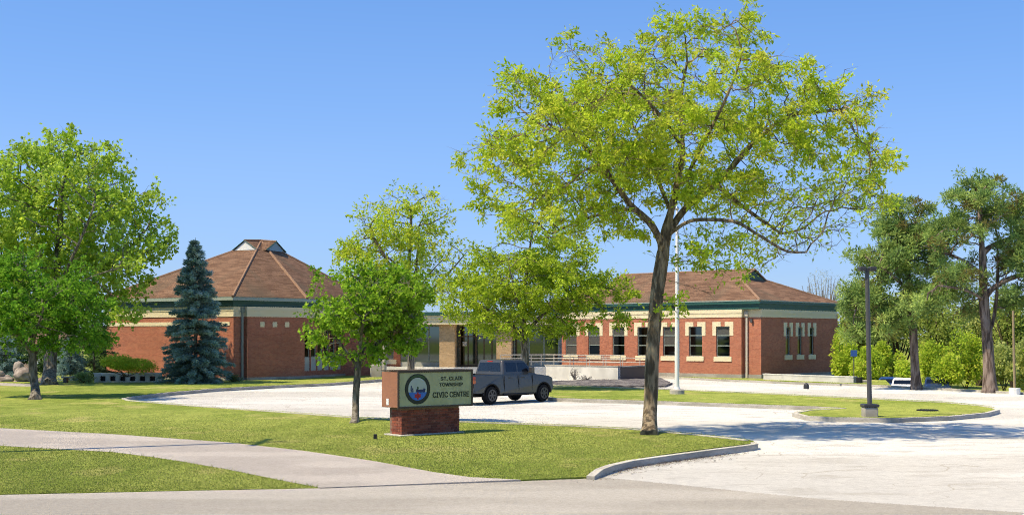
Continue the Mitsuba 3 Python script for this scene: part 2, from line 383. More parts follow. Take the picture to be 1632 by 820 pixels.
# leaf litter in the gutter by the driveway kerb
rs = np.random.RandomState(3); V, F = [], []
kl = LineString([at(x, y + 5) for x, y in DRIVE_KERB])
for k in range(900):
    c = np.array(kl.interpolate(rs.beta(2.2, 2.6) if k < 600 else rs.uniform(0, 1), normalized=True).coords[0]) + rs.normal(0, .10 + .25 * (k % 3 == 0), 2) + [.12, -.10]
    a = rs.uniform(0, 6.3); s = rs.uniform(.012, .04); h = .004 + rs.uniform(.003, .02)
    d = np.array([math.cos(a), math.sin(a)]) * s; e = np.array([-d[1], d[0]]) * .6; n0 = len(V)
    V += [[*(c - d), h], [*(c + e), h + .006], [*(c + d), h], [*(c - e), h + .004]]; F += [[n0, n0 + 1, n0 + 2], [n0, n0 + 2, n0 + 3]]
put('leaf_litter', (np.array(V), np.array(F)), 'litter_mat', kind='stuff', label='brown leaf litter lying in the gutter along the driveway kerb')

# ------------------------------------------------------------------ grass blades
def blades(poly, n, zf, seed, h0, h1):
    r = np.random.RandomState(seed); x0, y0, x1, y1 = poly.bounds
    p = np.stack([r.uniform(x0, x1, n * 3), y0 + (y1 - y0) * r.uniform(0, 1, n * 3) ** 1.5], 1)
    p = p[shapely.contains_xy(poly, p[:, 0], p[:, 1]) & (r.uniform(size=len(p)) > sm(30, 48, p[:, 1]))][:n]; n = len(p)
    z = zf(p[:, 0], p[:, 1]); a = r.uniform(0, 2 * np.pi, n); h = r.uniform(h0, h1, n); w = r.uniform(.006, .014, n)
    lean = r.normal(0, .5, (n, 2)) * h[:, None]
    c, s = np.cos(a) * w, np.sin(a) * w
    v = np.stack([np.column_stack([p[:, 0] - c, p[:, 1] - s, z - .01]), np.column_stack([p[:, 0] + c, p[:, 1] + s, z - .01]), np.column_stack([p + lean, z + h])], 1)
    t = meshkit.fbm(np.column_stack([p * .5, p[:, :1] * 0]), 3, 2)[:, None] * .8 + r.uniform(.05, .3, (n, 1))
    col = np.array([.18, .235, .042]) * (1 - t) + np.array([.31, .345, .09]) * t
    dry = r.uniform(size=n) < .08; col[dry] = [.46, .40, .19]
    return v.reshape(-1, 3), np.arange(3 * n).reshape(-1, 3), np.repeat(col, 3, 0)
near = Polygon([(-16, 22), (9, 22), (9, 48), (-22, 48)])
v, f, c = blades(lawn_poly.intersection(near).difference(path_poly.buffer(.02)), 170000, lawn_z, 11, .012, .032)
put('grass', (v, f), 'blade_mat', color=c, kind='stuff', label='short grass blades of the front lawn')
v, f, c = blades(lawn_poly.boundary.buffer(.10).intersection(near).intersection(lawn_poly).difference(path_poly.buffer(.01)), 14000, lawn_z, 12, .04, .10)
put('grass_edge', (v, f), 'blade_mat', color=c, kind='stuff', label='longer ragged grass along the lawn edges')
v, f, c = blades(path_poly.boundary.buffer(.09).intersection(lawn_poly).intersection(near).difference(path_poly), 16000, lawn_z, 13, .04, .09)
put('path_edge_grass', (v, f), 'blade_mat', color=c, kind='stuff', label='ragged grass hanging over the footpath edges')

# ------------------------------------------------------------------ building helpers
def mitre(poly, b): return poly.buffer(b, join_style='mitre')
def ring(poly, b_out, b_in, z0, z1):
    m = extrude(mitre(poly, b_out).difference(mitre(poly, b_in)), z1 - z0); m.apply_translation([0, 0, z0]); return m
def prism(poly, z0, z1):
    m = extrude(poly, z1 - z0); m.apply_translation([0, 0, z0]); return m

def window(parent, fr, a, w, z0, z1, b, bars=(.36, .70), trim=True, sill=True, fw=.055, glass='glass_mat', framemat='frame_mat', leg=.95, blinds=()):
    """A recessed window in the wall face at b: frame, panes, bars, stone sill and the cream corner blocks at its head."""
    win = put('window', MB(fr).box(a - w / 2, a - w / 2 + fw, b - .16, b - .09, z0, z1).box(a + w / 2 - fw, a + w / 2, b - .16, b - .09, z0, z1)
              .box(a - w / 2 + fw, a + w / 2 - fw, b - .16, b - .09, z1 - fw, z1).box(a - w / 2 + fw, a + w / 2 - fw, b - .16, b - .09, z0, z0 + fw).mesh(), framemat, parent)
    h = z1 - z0; cuts = [z0 + fw] + [z0 + h * k for k in bars] + [z1 - fw]
    for k in range(len(cuts) - 1):
        put('pane', MB(fr).box(a - w / 2 + fw, a + w / 2 - fw, b - .145, b - .13, cuts[k] + (.03 if k else 0), cuts[k + 1] - (.03 if k < len(cuts) - 2 else 0)).mesh(), 'blind_mat' if k in blinds else glass, win)
    for k in bars:
        put('glazing_bar', MB(fr).box(a - w / 2 + fw, a + w / 2 - fw, b - .155, b - .085, z0 + h * k - .03, z0 + h * k + .03).mesh(), framemat, win)
    if sill:
        put('sill', MB(fr).box(a - w / 2 - .17, a + w / 2 + .17, b - .14, b + .07, z0 - .34, z0 - .003).mesh(), 'cream_mat', win)
    if trim:
        for s in (-1, 1):
            x = a + s * w / 2
            L = Polygon([(x, z1 - leg + .3), (x + s * .30, z1 - leg + .3), (x + s * .30, z1 + .33), (x - s * (w / 2 - .17), z1 + .33), (x - s * (w / 2 - .17), z1 + .004), (x, z1 + .004)])
            put('corner_block', MB(fr).add(wall_panel(L.buffer(0), b - .10, b + .03)).mesh(), 'cream_mat', win)
    return win

def wall(name, parent, fr, a0, a1, z0, z1, b, thick, holes=(), bsdf='brick_mat', label=None):
    p = sbox(a0, z0, a1, z1)
    for h in holes: p = p.difference(sbox(*h))
    return put(name, MB(fr).add(wall_panel(p, b - thick, b)).mesh(), bsdf, parent, label=label)

def downspout(parent, fr, a, b, z1, mat_='pipe_mat'):
    return put('downspout', MB(fr).box(a - .07, a + .07, b + .03, b + .14, .12, z1 - .35).box(a - .13, a + .13, b + .02, b + .22, z1 - .35, z1).box(a - .085, a + .085, b + .01, b + .15, 1.1, 1.16).box(a - .085, a + .085, b + .01, b + .15, 2.9, 2.96).mesh(), mat_, parent)

# ------------------------------------------------------------------ right wing
CW = np.array([17.19, 86.6]); AF = norm([-.742, .670]); BF = np.array([-AF[1], AF[0]])
FF = Frame(CW, AF, BF)                       # front: a to the left, b towards the street
SD = -BF; FS = Frame(CW, SD, -AF)            # side: a away to the right, b out of the side
LF, LS = 19.3, 10.76
rw = thing('civic_building_wing', 'long one-storey red brick wing with a brown hip roof and a row of cream-trimmed windows', 'building')
WZ0, WZ1 = .36, 4.33
WA = [2.86, 5.16, 7.42, 9.72, 12.05, 14.40, 16.66]
op = [(a - .56, 1.58, a + .56, 3.70) for a in WA]
wall('front_wall', rw, FF, 1.36, LF, WZ0, WZ1 + .5, .35, .34, op)
wall('corner_pier', rw, FF, -.0, 1.42, WZ0, WZ1 + .5, 0, .3)
SA = [3.68, 5.37, 7.10]; sop = [(a - .33, 1.68, a + .33, 3.66) for a in SA]
wall('side_wall', rw, FS, .003, LS, WZ0, WZ1 + .5, 0, .3, sop)
wall('back_wall', rw, FF, 0, LF, WZ0, WZ1 + .5, -LS, .3)
wall('end_wall', rw, Frame(FF.pt(LF, 0, 0), SD, AF), -.35, LS, WZ0, WZ1 + .5, 0, .3)
for k_, a in enumerate(WA): window(rw, FF, a, 1.12, 1.58, 3.70, .35, blinds={0: (2,), 2: (1, 2), 4: (2,), 5: (1, 2), 6: (0, 1)}.get(k_, ()))
for a in SA: window(rw, FS, a, .66, 1.68, 3.66, 0, bars=(.72,), fw=.05)
def fpoly(fr, pts): return Polygon([tuple(fr.pt(a, b, 0)[:2]) for a, b in pts])
rpoly = fpoly(FF, [(0, 0), (1.36, 0), (1.36, .35), (LF, .35), (LF, -LS), (0, -LS)])
rrect = fpoly(FF, [(0, .35), (LF, .35), (LF, -LS), (0, -LS)])
put('foundation', prism(mitre(rpoly, .05), -.2, WZ0 - .002), 'concrete_mat', rw)
put('frieze', unary_union and trimesh.util.concatenate([ring(rpoly, .05, -.2, WZ1 + .003, 4.62), ring(rpoly, .09, -.2, 4.622, 4.88)]), 'cream_mat', rw)
put('fascia', trimesh.util.concatenate([ring(rrect, .11, -.3, 4.885, 5.08), ring(rrect, .17, -.3, 5.082, 5.24)]), 'fascia_mat', rw)
put('gutter', ring(rrect, .28, .05, 5.242, 5.43), 'fascia_mat', rw)
put('gutter_lip', ring(rrect, .32, .18, 5.432, 5.50), 'gutter_mat', rw)
downspout(rw, FF, 1.08, 0, 4.75)
put('wall_lamp', MB(FF).box(.62, .78, .01, .16, 3.95, 4.2).mesh(), 'greymetal_mat', rw)
EO = .30; EZ = 5.46; rise = 2.50
def rloc(a, v, z): return FF.pt(a, .35 - v, z)       # v: inwards from the front wall
w2 = (LS + .35 + 2 * EO) / 2; vm = (LS + .35) / 2; sl = rise / w2
A0, A1 = -EO, LF + EO
ug = 3.75; sg = ug - A0                                # gablet stands where the hips are sg in
zg = EZ + sl * sg; zr = EZ + rise; ul = LF - 3.4; sgl = A1 - ul; zgl = EZ + sl * sgl
V = [rloc(A0, -EO, EZ), rloc(A0, 2 * vm + EO, EZ), rloc(A1, 2 * vm + EO, EZ), rloc(A1, -EO, EZ),      # 0..3 eaves
     rloc(ug, -EO + sg, zg), rloc(ug, 2 * vm + EO - sg, zg), rloc(ug - .12, vm, zr),                      # 4,5 gablet base, 6 peak
     rloc(ul, -EO + sgl, zgl), rloc(ul, 2 * vm + EO - sgl, zgl), rloc(ul + .12, vm, zr)]                # 7,8,9
RF = [[0, 3, 7], [0, 7, 4], [4, 7, 9], [4, 9, 6], [1, 5, 8], [1, 8, 2], [5, 6, 9], [5, 9, 8], [0, 4, 5], [0, 5, 1], [3, 2, 8], [3, 8, 7], [0, 1, 2], [0, 2, 3]]
roof = put('roof', (np.array(V), np.array(RF)), 'shingle_mat', rw)
gd = FF.a * .01
put('gablet', (np.array([V[4], V[5], V[6] + FF.a * .10]) - gd, np.array([[0, 1, 2]])), 'fascia_mat', roof, label='dark green gablet at the end of the ridge')
put('gablet', (np.array([V[7], V[8], V[9] - FF.a * .10]) + gd, np.array([[0, 2, 1]])), 'fascia_mat', roof)
def cap(parent, p, q, r=.11):
    put('ridge_cap', tube([p, q], r, 6), 'ridge_mat', parent)
cap(roof, V[0] + [0, 0, .01], V[4], .09); cap(roof, V[3], V[7], .09); cap(roof, V[1], V[5], .09); cap(roof, V[6], V[9], .09); cap(roof, V[4], V[6], .07); cap(roof, V[5], V[6], .07)
# low concrete wall that runs on from the side wall
FW = Frame([16.9, 84.4], norm(np.array([21.25, 78.0]) - [16.9, 84.4]), [-.82, -.57])
FW.b = np.array([FW.a[1], -FW.a[0], 0.0]); FW.b = FW.b if FW.b[0] < 0 else -FW.b
put('low_concrete_wall', MB(FW).box(0, 7.7, -.3, 0, -.1, .43).box(-.03, 7.73, -.33, .03, .432, .50).mesh(), 'whitewall_mat', label='low pale concrete wall running forward from the corner of the right wing', cat='wall')
put('dark_post', MB(FW).box(7.85, 8.2, -.3, -.05, -.1, .46, .03).mesh(), 'black_mat', label='squat dark post at the right end of the low concrete wall', cat='post')
pb = at(1376, 612, 0.0); put('low_concrete_block', MB().box(pb[0] - .42, pb[0] + .42, pb[1] + .4, pb[1] + .8, -.2, .26, .03).mesh(), 'concrete_mat', label='short concrete block right of the squat dark post', cat='concrete block')

# ------------------------------------------------------------------ pavilion on the left
W0 = np.array([-18.2, 82.0]); DA = norm([-.88, .474]); DB = norm([.707, .707]); DC = norm([.342, .94])
W1 = W0 + DA * 11.4; W2 = W0 + DB * 5.41; W3 = W2 + DC * 10.5
CEN = np.array([-18.9, 94.0])
pts = [W0, W2, W3, 2 * CEN - W0 + [0, 0], 2 * CEN - W2 - [1, 0], 2 * CEN - W3 - [.4, 1.5], W1]
ppoly = Polygon([tuple(p) for p in pts]); pts = [np.array(p) for p in list(shapely.geometry.polygon.orient(ppoly).exterior.coords)[:-1]]
pav = thing('pavilion', 'red brick pavilion with a tall brown many-sided roof and pale gablets near its peak', 'building')
FB = Frame(W0, DB, [DB[1], -DB[0]]); FA = Frame(W0, DA, [-DA[1], DA[0]] if -DA[1] < 0 else [DA[1], -DA[0]])
if FA.b[1] > 0: FA.b = -FA.b
FC = Frame(W2, DC, [DC[1], -DC[0]])
PZ0, PZ1, PZ2 = .30, 4.28, 4.95
wall('left_wall', pav, FA, 0, 11.4, PZ0, PZ2, 0, .3)
wall('corner_pier', pav, FB, .003, .85, PZ0, PZ2, -.02, .3)
wall('right_wall', pav, FB, .84, 5.41, PZ0, PZ2, .33, .36)
cop = [(.35 + .92 * k, .62, .35 + .92 * k + .80, 3.5) for k in range(6)]
wall('window_wall', pav, FC, .0, 10.5, PZ0, PZ2, 0, .3, cop)
n_ = len(pts)
put('back_walls', extrude(Polygon([tuple(p) for p in pts]).difference(Polygon([tuple(p) for p in pts]).buffer(-.3)).intersection(Polygon([(-60, 89), (60, 96), (60, 130), (-60, 130)])), 4.6).apply_translation([0, 0, PZ0]), 'brick_mat', pav)
for k in range(6):
    a = .75 + .92 * k
    win = window(pav, FC, a, .80, 1.55, 3.5, 0, bars=(.5,), trim=False, sill=False)
    put('panel', MB(FC).box(a - .40, a + .40, -.15, -.06, .62, 1.547).mesh(), 'panel_mat', win)
for k in range(3):
    a = 2.0 + .98 * k
    put('square_tile', MB(FB).box(a - .17, a + .17, .30, .36, 3.62, 3.96).mesh(), 'cream_mat', pav)
put('foundation', prism(mitre(Polygon([tuple(p) for p in pts]), .06).union(fpoly(FB, [(.84, 0), (5.45, 0), (5.45, .39), (.84, .39)])), -.2, PZ0 - .002), 'concrete_mat', pav)
pp = Polygon([tuple(p) for p in pts])
pp2 = pp.union(fpoly(FB, [(.84, -.1), (5.41, -.1), (5.41, .33), (.84, .33)]))
put('frieze', trimesh.util.concatenate([ring(pp2, .05, -.2, PZ1 + .003, 4.66), ring(pp2, .09, -.2, 4.662, PZ2)]), 'cream_mat', pav)
put('band', MB(FA).box(.3, 11.2, -.05, .04, 3.70, 3.95).mesh(), 'cream_mat', pav)
pe = mitre(pp, .14)
put('fascia', trimesh.util.concatenate([ring(pe, .02, -.6, PZ2 + .005, 5.22), ring(pe, .14, -.6, 5.222, 5.34)]), 'fascia_mat', pav)
put('gutter', ring(pe, .30, .0, 5.342, 5.56), 'gutter_mat', pav)
downspout(pav, FB, .62, -.02, 4.9, 'pipe_green_mat')
eave = list(mitre(pp, .46).exterior.coords)[:-1]
ez = 5.58; apex = np.array([-18.5, 92.5, 10.0])
pv = [np.array([x, y, ez]) for x, y in eave]
Vr, Fr = pv + [apex], []
for i in range(len(pv)): Fr.append([i, (i + 1) % len(pv), len(pv)])
m_ = trimesh.Trimesh(np.array(Vr), np.array(Fr), process=False)
if m_.face_normals[:, 2].mean() < 0: m_.invert()
proof = put('roof', m_, 'shingle_mat', pav)
put('soffit', prism(mitre(pp, .42), ez - .03, ez - .01), 'soffit_mat', pav)
for i in range(len(pv)): cap(proof, pv[i] + [0, 0, .01], apex, .10)
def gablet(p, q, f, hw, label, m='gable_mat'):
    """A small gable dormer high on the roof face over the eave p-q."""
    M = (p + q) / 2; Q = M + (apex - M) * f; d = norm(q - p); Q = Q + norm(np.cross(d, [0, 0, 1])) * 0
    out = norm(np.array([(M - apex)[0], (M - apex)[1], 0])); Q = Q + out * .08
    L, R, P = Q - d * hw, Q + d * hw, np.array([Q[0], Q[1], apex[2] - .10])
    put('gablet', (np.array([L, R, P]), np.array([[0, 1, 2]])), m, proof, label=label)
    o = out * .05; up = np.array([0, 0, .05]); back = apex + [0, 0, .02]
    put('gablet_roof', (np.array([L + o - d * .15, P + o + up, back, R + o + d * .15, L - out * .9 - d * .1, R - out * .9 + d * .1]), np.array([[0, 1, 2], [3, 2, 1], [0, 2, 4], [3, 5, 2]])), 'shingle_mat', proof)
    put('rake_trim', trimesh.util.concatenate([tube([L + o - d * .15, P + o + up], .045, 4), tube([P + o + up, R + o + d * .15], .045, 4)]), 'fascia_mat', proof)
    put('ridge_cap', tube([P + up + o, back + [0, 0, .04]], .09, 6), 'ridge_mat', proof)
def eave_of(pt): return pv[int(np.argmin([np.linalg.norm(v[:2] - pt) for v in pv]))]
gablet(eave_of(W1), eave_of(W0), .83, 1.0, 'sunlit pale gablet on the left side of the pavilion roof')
gablet(eave_of(W2), eave_of(W3), .83, 1.25, 'right gablet of the pavilion roof with its shade painted in as blue-grey', 'gable_shade_mat')

# ------------------------------------------------------------------ entrance between them
link = thing('entrance_hall', 'glazed entrance hall with tan brick piers between the pavilion and the right wing', 'building')
ter = Polygon([(7.1, 85.2), (2.4, 89.4), (-4.0, 87.6), (-9.2, 90.6), (-10.4, 97), (4, 101), (9.6, 93), (8.9, 87.2)])
put('entrance_terrace', prism(ter, -.2, .76), 'concrete_mat', kind='structure', label='raised pale concrete terrace in front of the entrance')
FE = Frame([-5.25, 90.6], [.975, -.10], [-.10, -.975])
def pier(a0, a1): put('pier', MB(FE).box(a0, a1, -.9, 0, .762, 3.72).box(a0 - .03, a1 + .03, -.93, .03, 3.722, 3.86).mesh(), 'tanbrick_mat', link)
pier(0, 1.12); pier(4.15, 5.22)
put('canopy', MB(FE).box(-3.4, 8.6, -4.2, .45, 3.862, 4.25).box(-3.5, 8.7, -4.3, .55, 4.252, 4.5).mesh(), 'cream_mat', link)
put('canopy_fascia', MB(FE).box(-3.6, 8.8, -4.4, .65, 4.502, 4.75).mesh(), 'fascia_mat', link)
def glaz(a0, a1, b, n, kick=.2, fm='bronze_mat', trans=None):
    g = put('glazed_wall', MB(FE).box(a0, a1, b - .06, b + .02, .762, .762 + kick).mesh(), 'panel_mat' if kick > .3 else fm, link)
    put('head_rail', MB(FE).box(a0, a1, b - .06, b + .04, 3.72, 3.861).mesh(), fm, g)
    w = (a1 - a0) / n
    for k in range(n + 1):
        put('mullion', MB(FE).box(a0 + k * w - .045, a0 + k * w + .045, b - .06, b + .06, .764 + kick, 3.718).mesh(), fm, g)
    if trans: put('transom', MB(FE).box(a0 + .045, a1 - .045, b - .05, b + .045, trans - .04, trans + .04).mesh(), fm, g)
    for k in range(n):
        put('pane', MB(FE).box(a0 + k * w + .046, a0 + (k + 1) * w - .046, b - .03, b - .01, .766 + kick, 3.716).mesh(), 'entrance_glass_mat', g)
glaz(-3.3, -.05, -2.2, 3, .35, 'frame_mat'); glaz(1.15, 4.12, -2.6, 5, .12, trans=3.0); glaz(5.25, 8.5, -2.2, 3, .45, 'frame_mat')
pa_, pb_ = np.append(W2 + DC * 6.2, 0), FE.pt(-3.25, -2.1, 0)
FL = Frame(pa_[:2], (pb_ - pa_)[:2], [(pb_ - pa_)[1], -(pb_ - pa_)[0]]); LL = float(np.linalg.norm(pb_ - pa_))
wall('link_wall', link, FL, .02, LL, -.1, 4.4, 0, .3, [(LL - 1.9, 1.3, LL - .5, 3.4)])
window(link, FL, LL - 1.2, 1.4, 1.3, 3.4, 0, trim=False)
put('link_fascia', MB(FL).box(-.3, LL + .2, -.5, .16, 4.402, 4.74).mesh(), 'fascia_mat', link)
put('notice_board', MB(FE).box(1.35, 1.65, -2.53, -2.50, 2.3, 2.62).mesh(), 'white_mat', link, label='small white notice on the entrance glass')
put('interior_wall', MB(FE).box(-3.4, 8.6, -4.15, -4.05, .763, 3.86).mesh(), 'panel_mat', link)
wall_ = thing('ramp_wall', 'long white concrete wall of the entrance ramp', 'wall')
FR = Frame([7.18, 85.0], AF, BF)
put('wall', MB(FR).box(0, 6.5, -.25, 0, -.1, .93).mesh(), 'whitewall_mat', wall_)
put('coping', MB(FR).box(-.04, 6.6, -.29, .04, .932, 1.0).mesh(), 'concrete_mat', wall_)
FR2 = Frame([7.18, 85.0], SD, -AF)
put('end_wall', MB(FR2).box(.003, 3.4, -.25, 0, -.1, .90).mesh(), 'greymetal_mat', wall_, label='end face of the ramp wall with its shade painted in dark')  # end of the white wall, dark grey stands in for its shade
put('end_coping', MB(FR2).box(.05, 3.5, -.27, .05, .902, .985).mesh(), 'concrete_mat', wall_)
put('left_wall', prism(LineString([FR.pt(6.5, -.1, 0)[:2], (-1.5, 88.0), (-4.0, 87.4), (-9.3, 90.4)]).buffer(.12, cap_style='flat', join_style='mitre'), -.1, .84), 'whitewall_mat', wall_)
rail = thing('ramp_railing', 'pale metal railing along the top of the white ramp wall', 'railing')
pl = [FR.pt(-.1, -.12, 0), FR.pt(6.5, -.12, 0), np.array([-.8, 88.2, 0])]
for z in (1.22, 1.45, 1.70):
    put('rail', tube([p + [0, 0, z] for p in pl], .035, 6), 'rail_mat', rail)
for k in range(10):
    t = k / 9 * 2; p = pl[0] + (pl[1] - pl[0]) * t if t <= 1 else pl[1] + (pl[2] - pl[1]) * (t - 1)
    put('post', tube([p + [0, 0, .95], p + [0, 0, 1.70]], .03, 6), 'rail_mat', rail)
rail2 = thing('step_railing', 'second pale railing nearer the building between entrance and ramp', 'railing')
FR3 = Frame(FR.pt(0, -2.6, 0)[:2], AF, BF)
for z in (1.2, 1.5): put('rail', MB(FR3).tube([(-1.4, 0, z), (7.5, 0, z)], .03, 6).mesh(), 'rail_mat', rail2)
for k in range(7): put('post', MB(FR3).tube([(-1.4 + k * 1.48, 0, .5), (-1.4 + k * 1.48, 0, 1.5)], .028, 6).mesh(), 'rail_mat', rail2)
pb = at(600, 603)
put('concrete_block', MB().box(pb[0] - .42, pb[0] + .42, pb[1] - .4, pb[1] + .4, 0, 1.0, .03).mesh(), 'concrete_mat', label='pale concrete block pillar left of the sign at the edge of the terrace', cat='concrete block')
put('pale_post', MB().tube([(-8.9, 87.6, 0), (-8.9, 87.6, 2.55)], [.16, .12], 10).mesh(), 'concrete_mat', label='pale round post beside the concrete block by the terrace', cat='post')
put('planter', MB(Frame(at(648, 600), [1, .12], [.12, -1])).box(-1.0, 1.0, -.5, .4, 0, .62).box(-1.06, 1.06, -.56, .46, .622, .74).mesh(), 'rock_mat', label='pinkish grey planter wall left of the entrance piers', cat='planter')

# ------------------------------------------------------------------ monument sign
S0 = at(640, 694.5, .13)
DS = norm([.777, .63]); NS = np.array([DS[1], -DS[0]])
FSg = Frame(S0, DS, NS)                       # a along the face, b towards the viewer
sign = thing('monument_sign', 'wide greenish civic sign on a red brick base in the front lawn', 'sign')
gz = float(lawn_z(S0[0], S0[1]))
base = put('brick_base', MB(FSg).box(.012, 2.02, -.612, -.012, gz - .12, .905).mesh(), 'mortar_mat', sign)
rs = np.random.RandomState(5); bh, bl = .0765, .205
put('plinth', MB(FSg).box(-.12, 2.14, -.74, .12, gz - .2, gz + .035, .015).mesh(), 'concrete_mat', sign)
rows = int((.90 - gz - .04) / bh)
def lay(fr_a0, fr_a1, place):
    for r in range(rows):
        z = gz + .042 + r * bh; x = fr_a0 - (bl / 2 if r % 2 else 0)
        while x < fr_a1 - .02:
            x0, x1 = max(x, fr_a0), min(x + bl - .010, fr_a1)
            if x1 - x0 > .03: place(x0, x1, z, z + bh - .010)
            x += bl
def bput(m): put('brick', m, f'signbrick{rs.randint(4)}_mat', base)
lay(0, 2.03, lambda x0, x1, z0, z1: bput(MB(FSg).box(x0, x1, -.09, rs.uniform(-.003, .003), z0, z1).mesh()))
lay(.095, .53, lambda x0, x1, z0, z1: bput(MB(FSg).box(rs.uniform(-.003, .003), .09, -x1, -x0, z0, z1).mesh()))
SB0, SB1, SZ0, SZ1 = -.20, 2.40, .93, 1.95    # the sign box
SBa, SBb = -.72, .10
put('body', MB(FSg).box(SB0, SB1, SBa, SBb, SZ0, SZ1, .015).mesh(), 'signend_mat', sign)
put('frame', MB(FSg).box(SB0 - .015, SB1 + .015, SBb + .002, SBb + .05, SZ1 - .035, SZ1 + .015).box(SB0 - .015, SB1 + .015, SBb + .002, SBb + .05, SZ0 - .015, SZ0 + .035).box(SB0 - .015, SB0 + .03, SBb + .002, SBb + .05, SZ0 + .035, SZ1 - .035).box(SB1 - .03, SB1 + .015, SBb + .002, SBb + .05, SZ0 + .035, SZ1 - .035).mesh(), 'signframe_mat', sign)
put('top_cap', MB(FSg).box(SB0 - .02, SB1 + .02, SBa - .02, SBb + .055, SZ1 + .016, SZ1 + .035).mesh(), 'signframe_mat', sign)
put('face', MB(FSg).box(SB0 + .03, SB1 - .03, SBb + .004, SBb + .022, SZ0 + .035, SZ1 - .035).mesh(), 'sign_mat', sign, label='greenish sign panel with dark lettering and a round emblem')
fb = SBb + .023
def flat(shape2d, b, t, m, parent, name): put(name, MB(FSg).add(wall_panel(shape2d, b, b + t)).mesh(), m, parent)
ec = (SB0 + .66, 1.45); er = .43
em = put('emblem', MB(FSg).add(wall_panel(Point(ec).buffer(er, 32).difference(Point(ec).buffer(er - .012, 32)), fb, fb + .014)).mesh(), 'emblem_dark_mat', sign, label='round township emblem with a ship on blue water')
flat(Point(ec).buffer(er - .012, 32).difference(Point(ec).buffer(.325, 32)), fb, .010, 'emblem_dark_mat', em, 'rim_band')
arc = Polygon([(ec[0], ec[1])] + [(ec[0] + .6 * math.cos(math.radians(t)), ec[1] + .6 * math.sin(math.radians(t))) for t in range(50, 131, 5)])
flat(Point(ec).buffer(er - .03, 32).difference(Point(ec).buffer(.345, 32)).intersection(arc), fb + .0105, .004, 'emblem_green_mat', em, 'green_arc')
inner = Point(ec).buffer(.323, 32)
flat(inner, fb, .008, 'emblem_sky_mat', em, 'disc')
flat(inner.intersection(sbox(ec[0] - 1, ec[1] - 1, ec[0] + 1, ec[1] - .09)), fb + .0085, .004, 'emblem_blue_mat', em, 'water')
flat(Polygon([(ec[0] - .05, ec[1] - .09), (ec[0] + .24, ec[1] - .10), (ec[0] + .27, ec[1] - .0), (ec[0] + .05, ec[1] - .02), (ec[0] - .06, ec[1] - .0)]), fb + .0127, .004, 'emblem_navy_mat', em, 'ship')
flat(sbox(ec[0] - .02, ec[1] - .01, ec[0] + .03, ec[1] + .07), fb + .0085, .004, 'emblem_green_mat', em, 'funnel')
for dx, hh in ((-.22, .16), (-.17, .10), (.22, .08)):
    flat(sbox(ec[0] + dx - .018, ec[1] - .088, ec[0] + dx + .018, ec[1] + hh - .06), fb + .0085, .004, 'emblem_navy_mat', em, 'tower')
lf = [(0, .17), (.05, .07), (.13, .09), (.10, .0), (.14, -.04), (.04, -.07), (.02, -.13), (-.02, -.13), (-.04, -.07), (-.14, -.04), (-.10, 0), (-.13, .09), (-.05, .07)]
flat(Polygon([(ec[0] + x * .9, ec[1] - .20 + y * .72) for x, y in lf]).intersection(inner), fb + .0127, .004, 'emblem_red_mat', em, 'red_leaf')
def letters(txt, a_mid, z, h, w):
    m = meshkit.text_mesh(txt, h, .012, bold=True); v = m.vertices.copy()
    s = w / (v[:, 0].max() - v[:, 0].min()); v[:, 0] = (v[:, 0] - v[:, 0].min()) * s
    m.vertices = np.stack([a_mid - w / 2 + v[:, 0], fb + v[:, 2], z + v[:, 1]], 1); m.invert()
    put('lettering', MB(FSg).add(m).mesh(), 'letter_mat', sign, label=f'dark lettering reading {txt}')
letters('ST. CLAIR', SB0 + 1.86, 1.675, .105, .78)
letters('TOWNSHIP', SB0 + 1.84, 1.505, .095, .84)
letters('CIVIC CENTRE', SB0 + 1.84, 1.19, .150, 1.30)
put('name_plate', MB(FSg).box(SB0 - .012, SB0 - .002, -.46, -.34, 1.0, 1.18).mesh(), 'white_mat', sign, label='small white plate on the end of the sign')
gl = at(598, 701, .1)
put('ground_light', MB().box(gl[0] - .045, gl[0] + .045, gl[1] - .045, gl[1] + .045, .08, .27, .012).tube([(gl[0], gl[1], 0), (gl[0], gl[1], .1)], .02, 6).mesh(), 'black_mat', label='small black ground light in the lawn left of the sign', cat='ground light')

# ------------------------------------------------------------------ poles
fp = thing('flagpole', 'tall white flagpole standing on a concrete footing in the median grass', 'flagpole')
p = at(1079, 628, .1); X, Y = p
put('footing', MB().tube([(X, Y, -.1), (X, Y, .30), (X, Y, .36)], [.36, .36, .30], 14).mesh(), 'concrete_mat', fp)
put('pole', MB().tube([(X, Y, .36), (X, Y, 3), (X, Y, 9.2)], [.115, .105, .06], 14).mesh(), 'white_mat', fp)
put('collar', MB().tube([(X, Y, .36), (X, Y, .46)], [.17, .14], 12).mesh(), 'white_mat', fp)
put('ball', trimesh.creation.icosphere(2, .11).apply_translation([X, Y, 9.3]), 'chrome_mat', fp)
put('halyard', tube([(X + .12, Y - .03, 1.3), (X + .08, Y, 9.1)], .008, 4), 'rail_mat', fp)
lp = thing('parking_lot_lamp', 'dark twin-headed lamp post on a concrete footing in the median', 'lamp post')
X, Y = at(1386, 663, .12)
put('footing', MB().box(X - .24, X + .24, Y - .24, Y + .24, -.1, .45, .03).mesh(), 'concrete_mat', lp)
put('base_plate', MB().box(X - .27, X + .27, Y - .27, Y + .27, .452, .56, .02).mesh(), 'darkmetal_mat', lp)
put('pole', MB().tube([(X, Y, .56), (X - .09, Y, 5.2)], [.085, .075], 10).mesh(), 'greymetal_mat', lp)
XT = X - .09
put('lamp_head', MB().box(XT - .30, XT - .06, Y - .16, Y + .16, 5.26, 5.42, .03).mesh(), 'darkmetal_mat', lp)
put('lamp_head', MB().box(XT + .06, XT + .30, Y - .16, Y + .16, 5.26, 5.42, .03).mesh(), 'darkmetal_mat', lp)
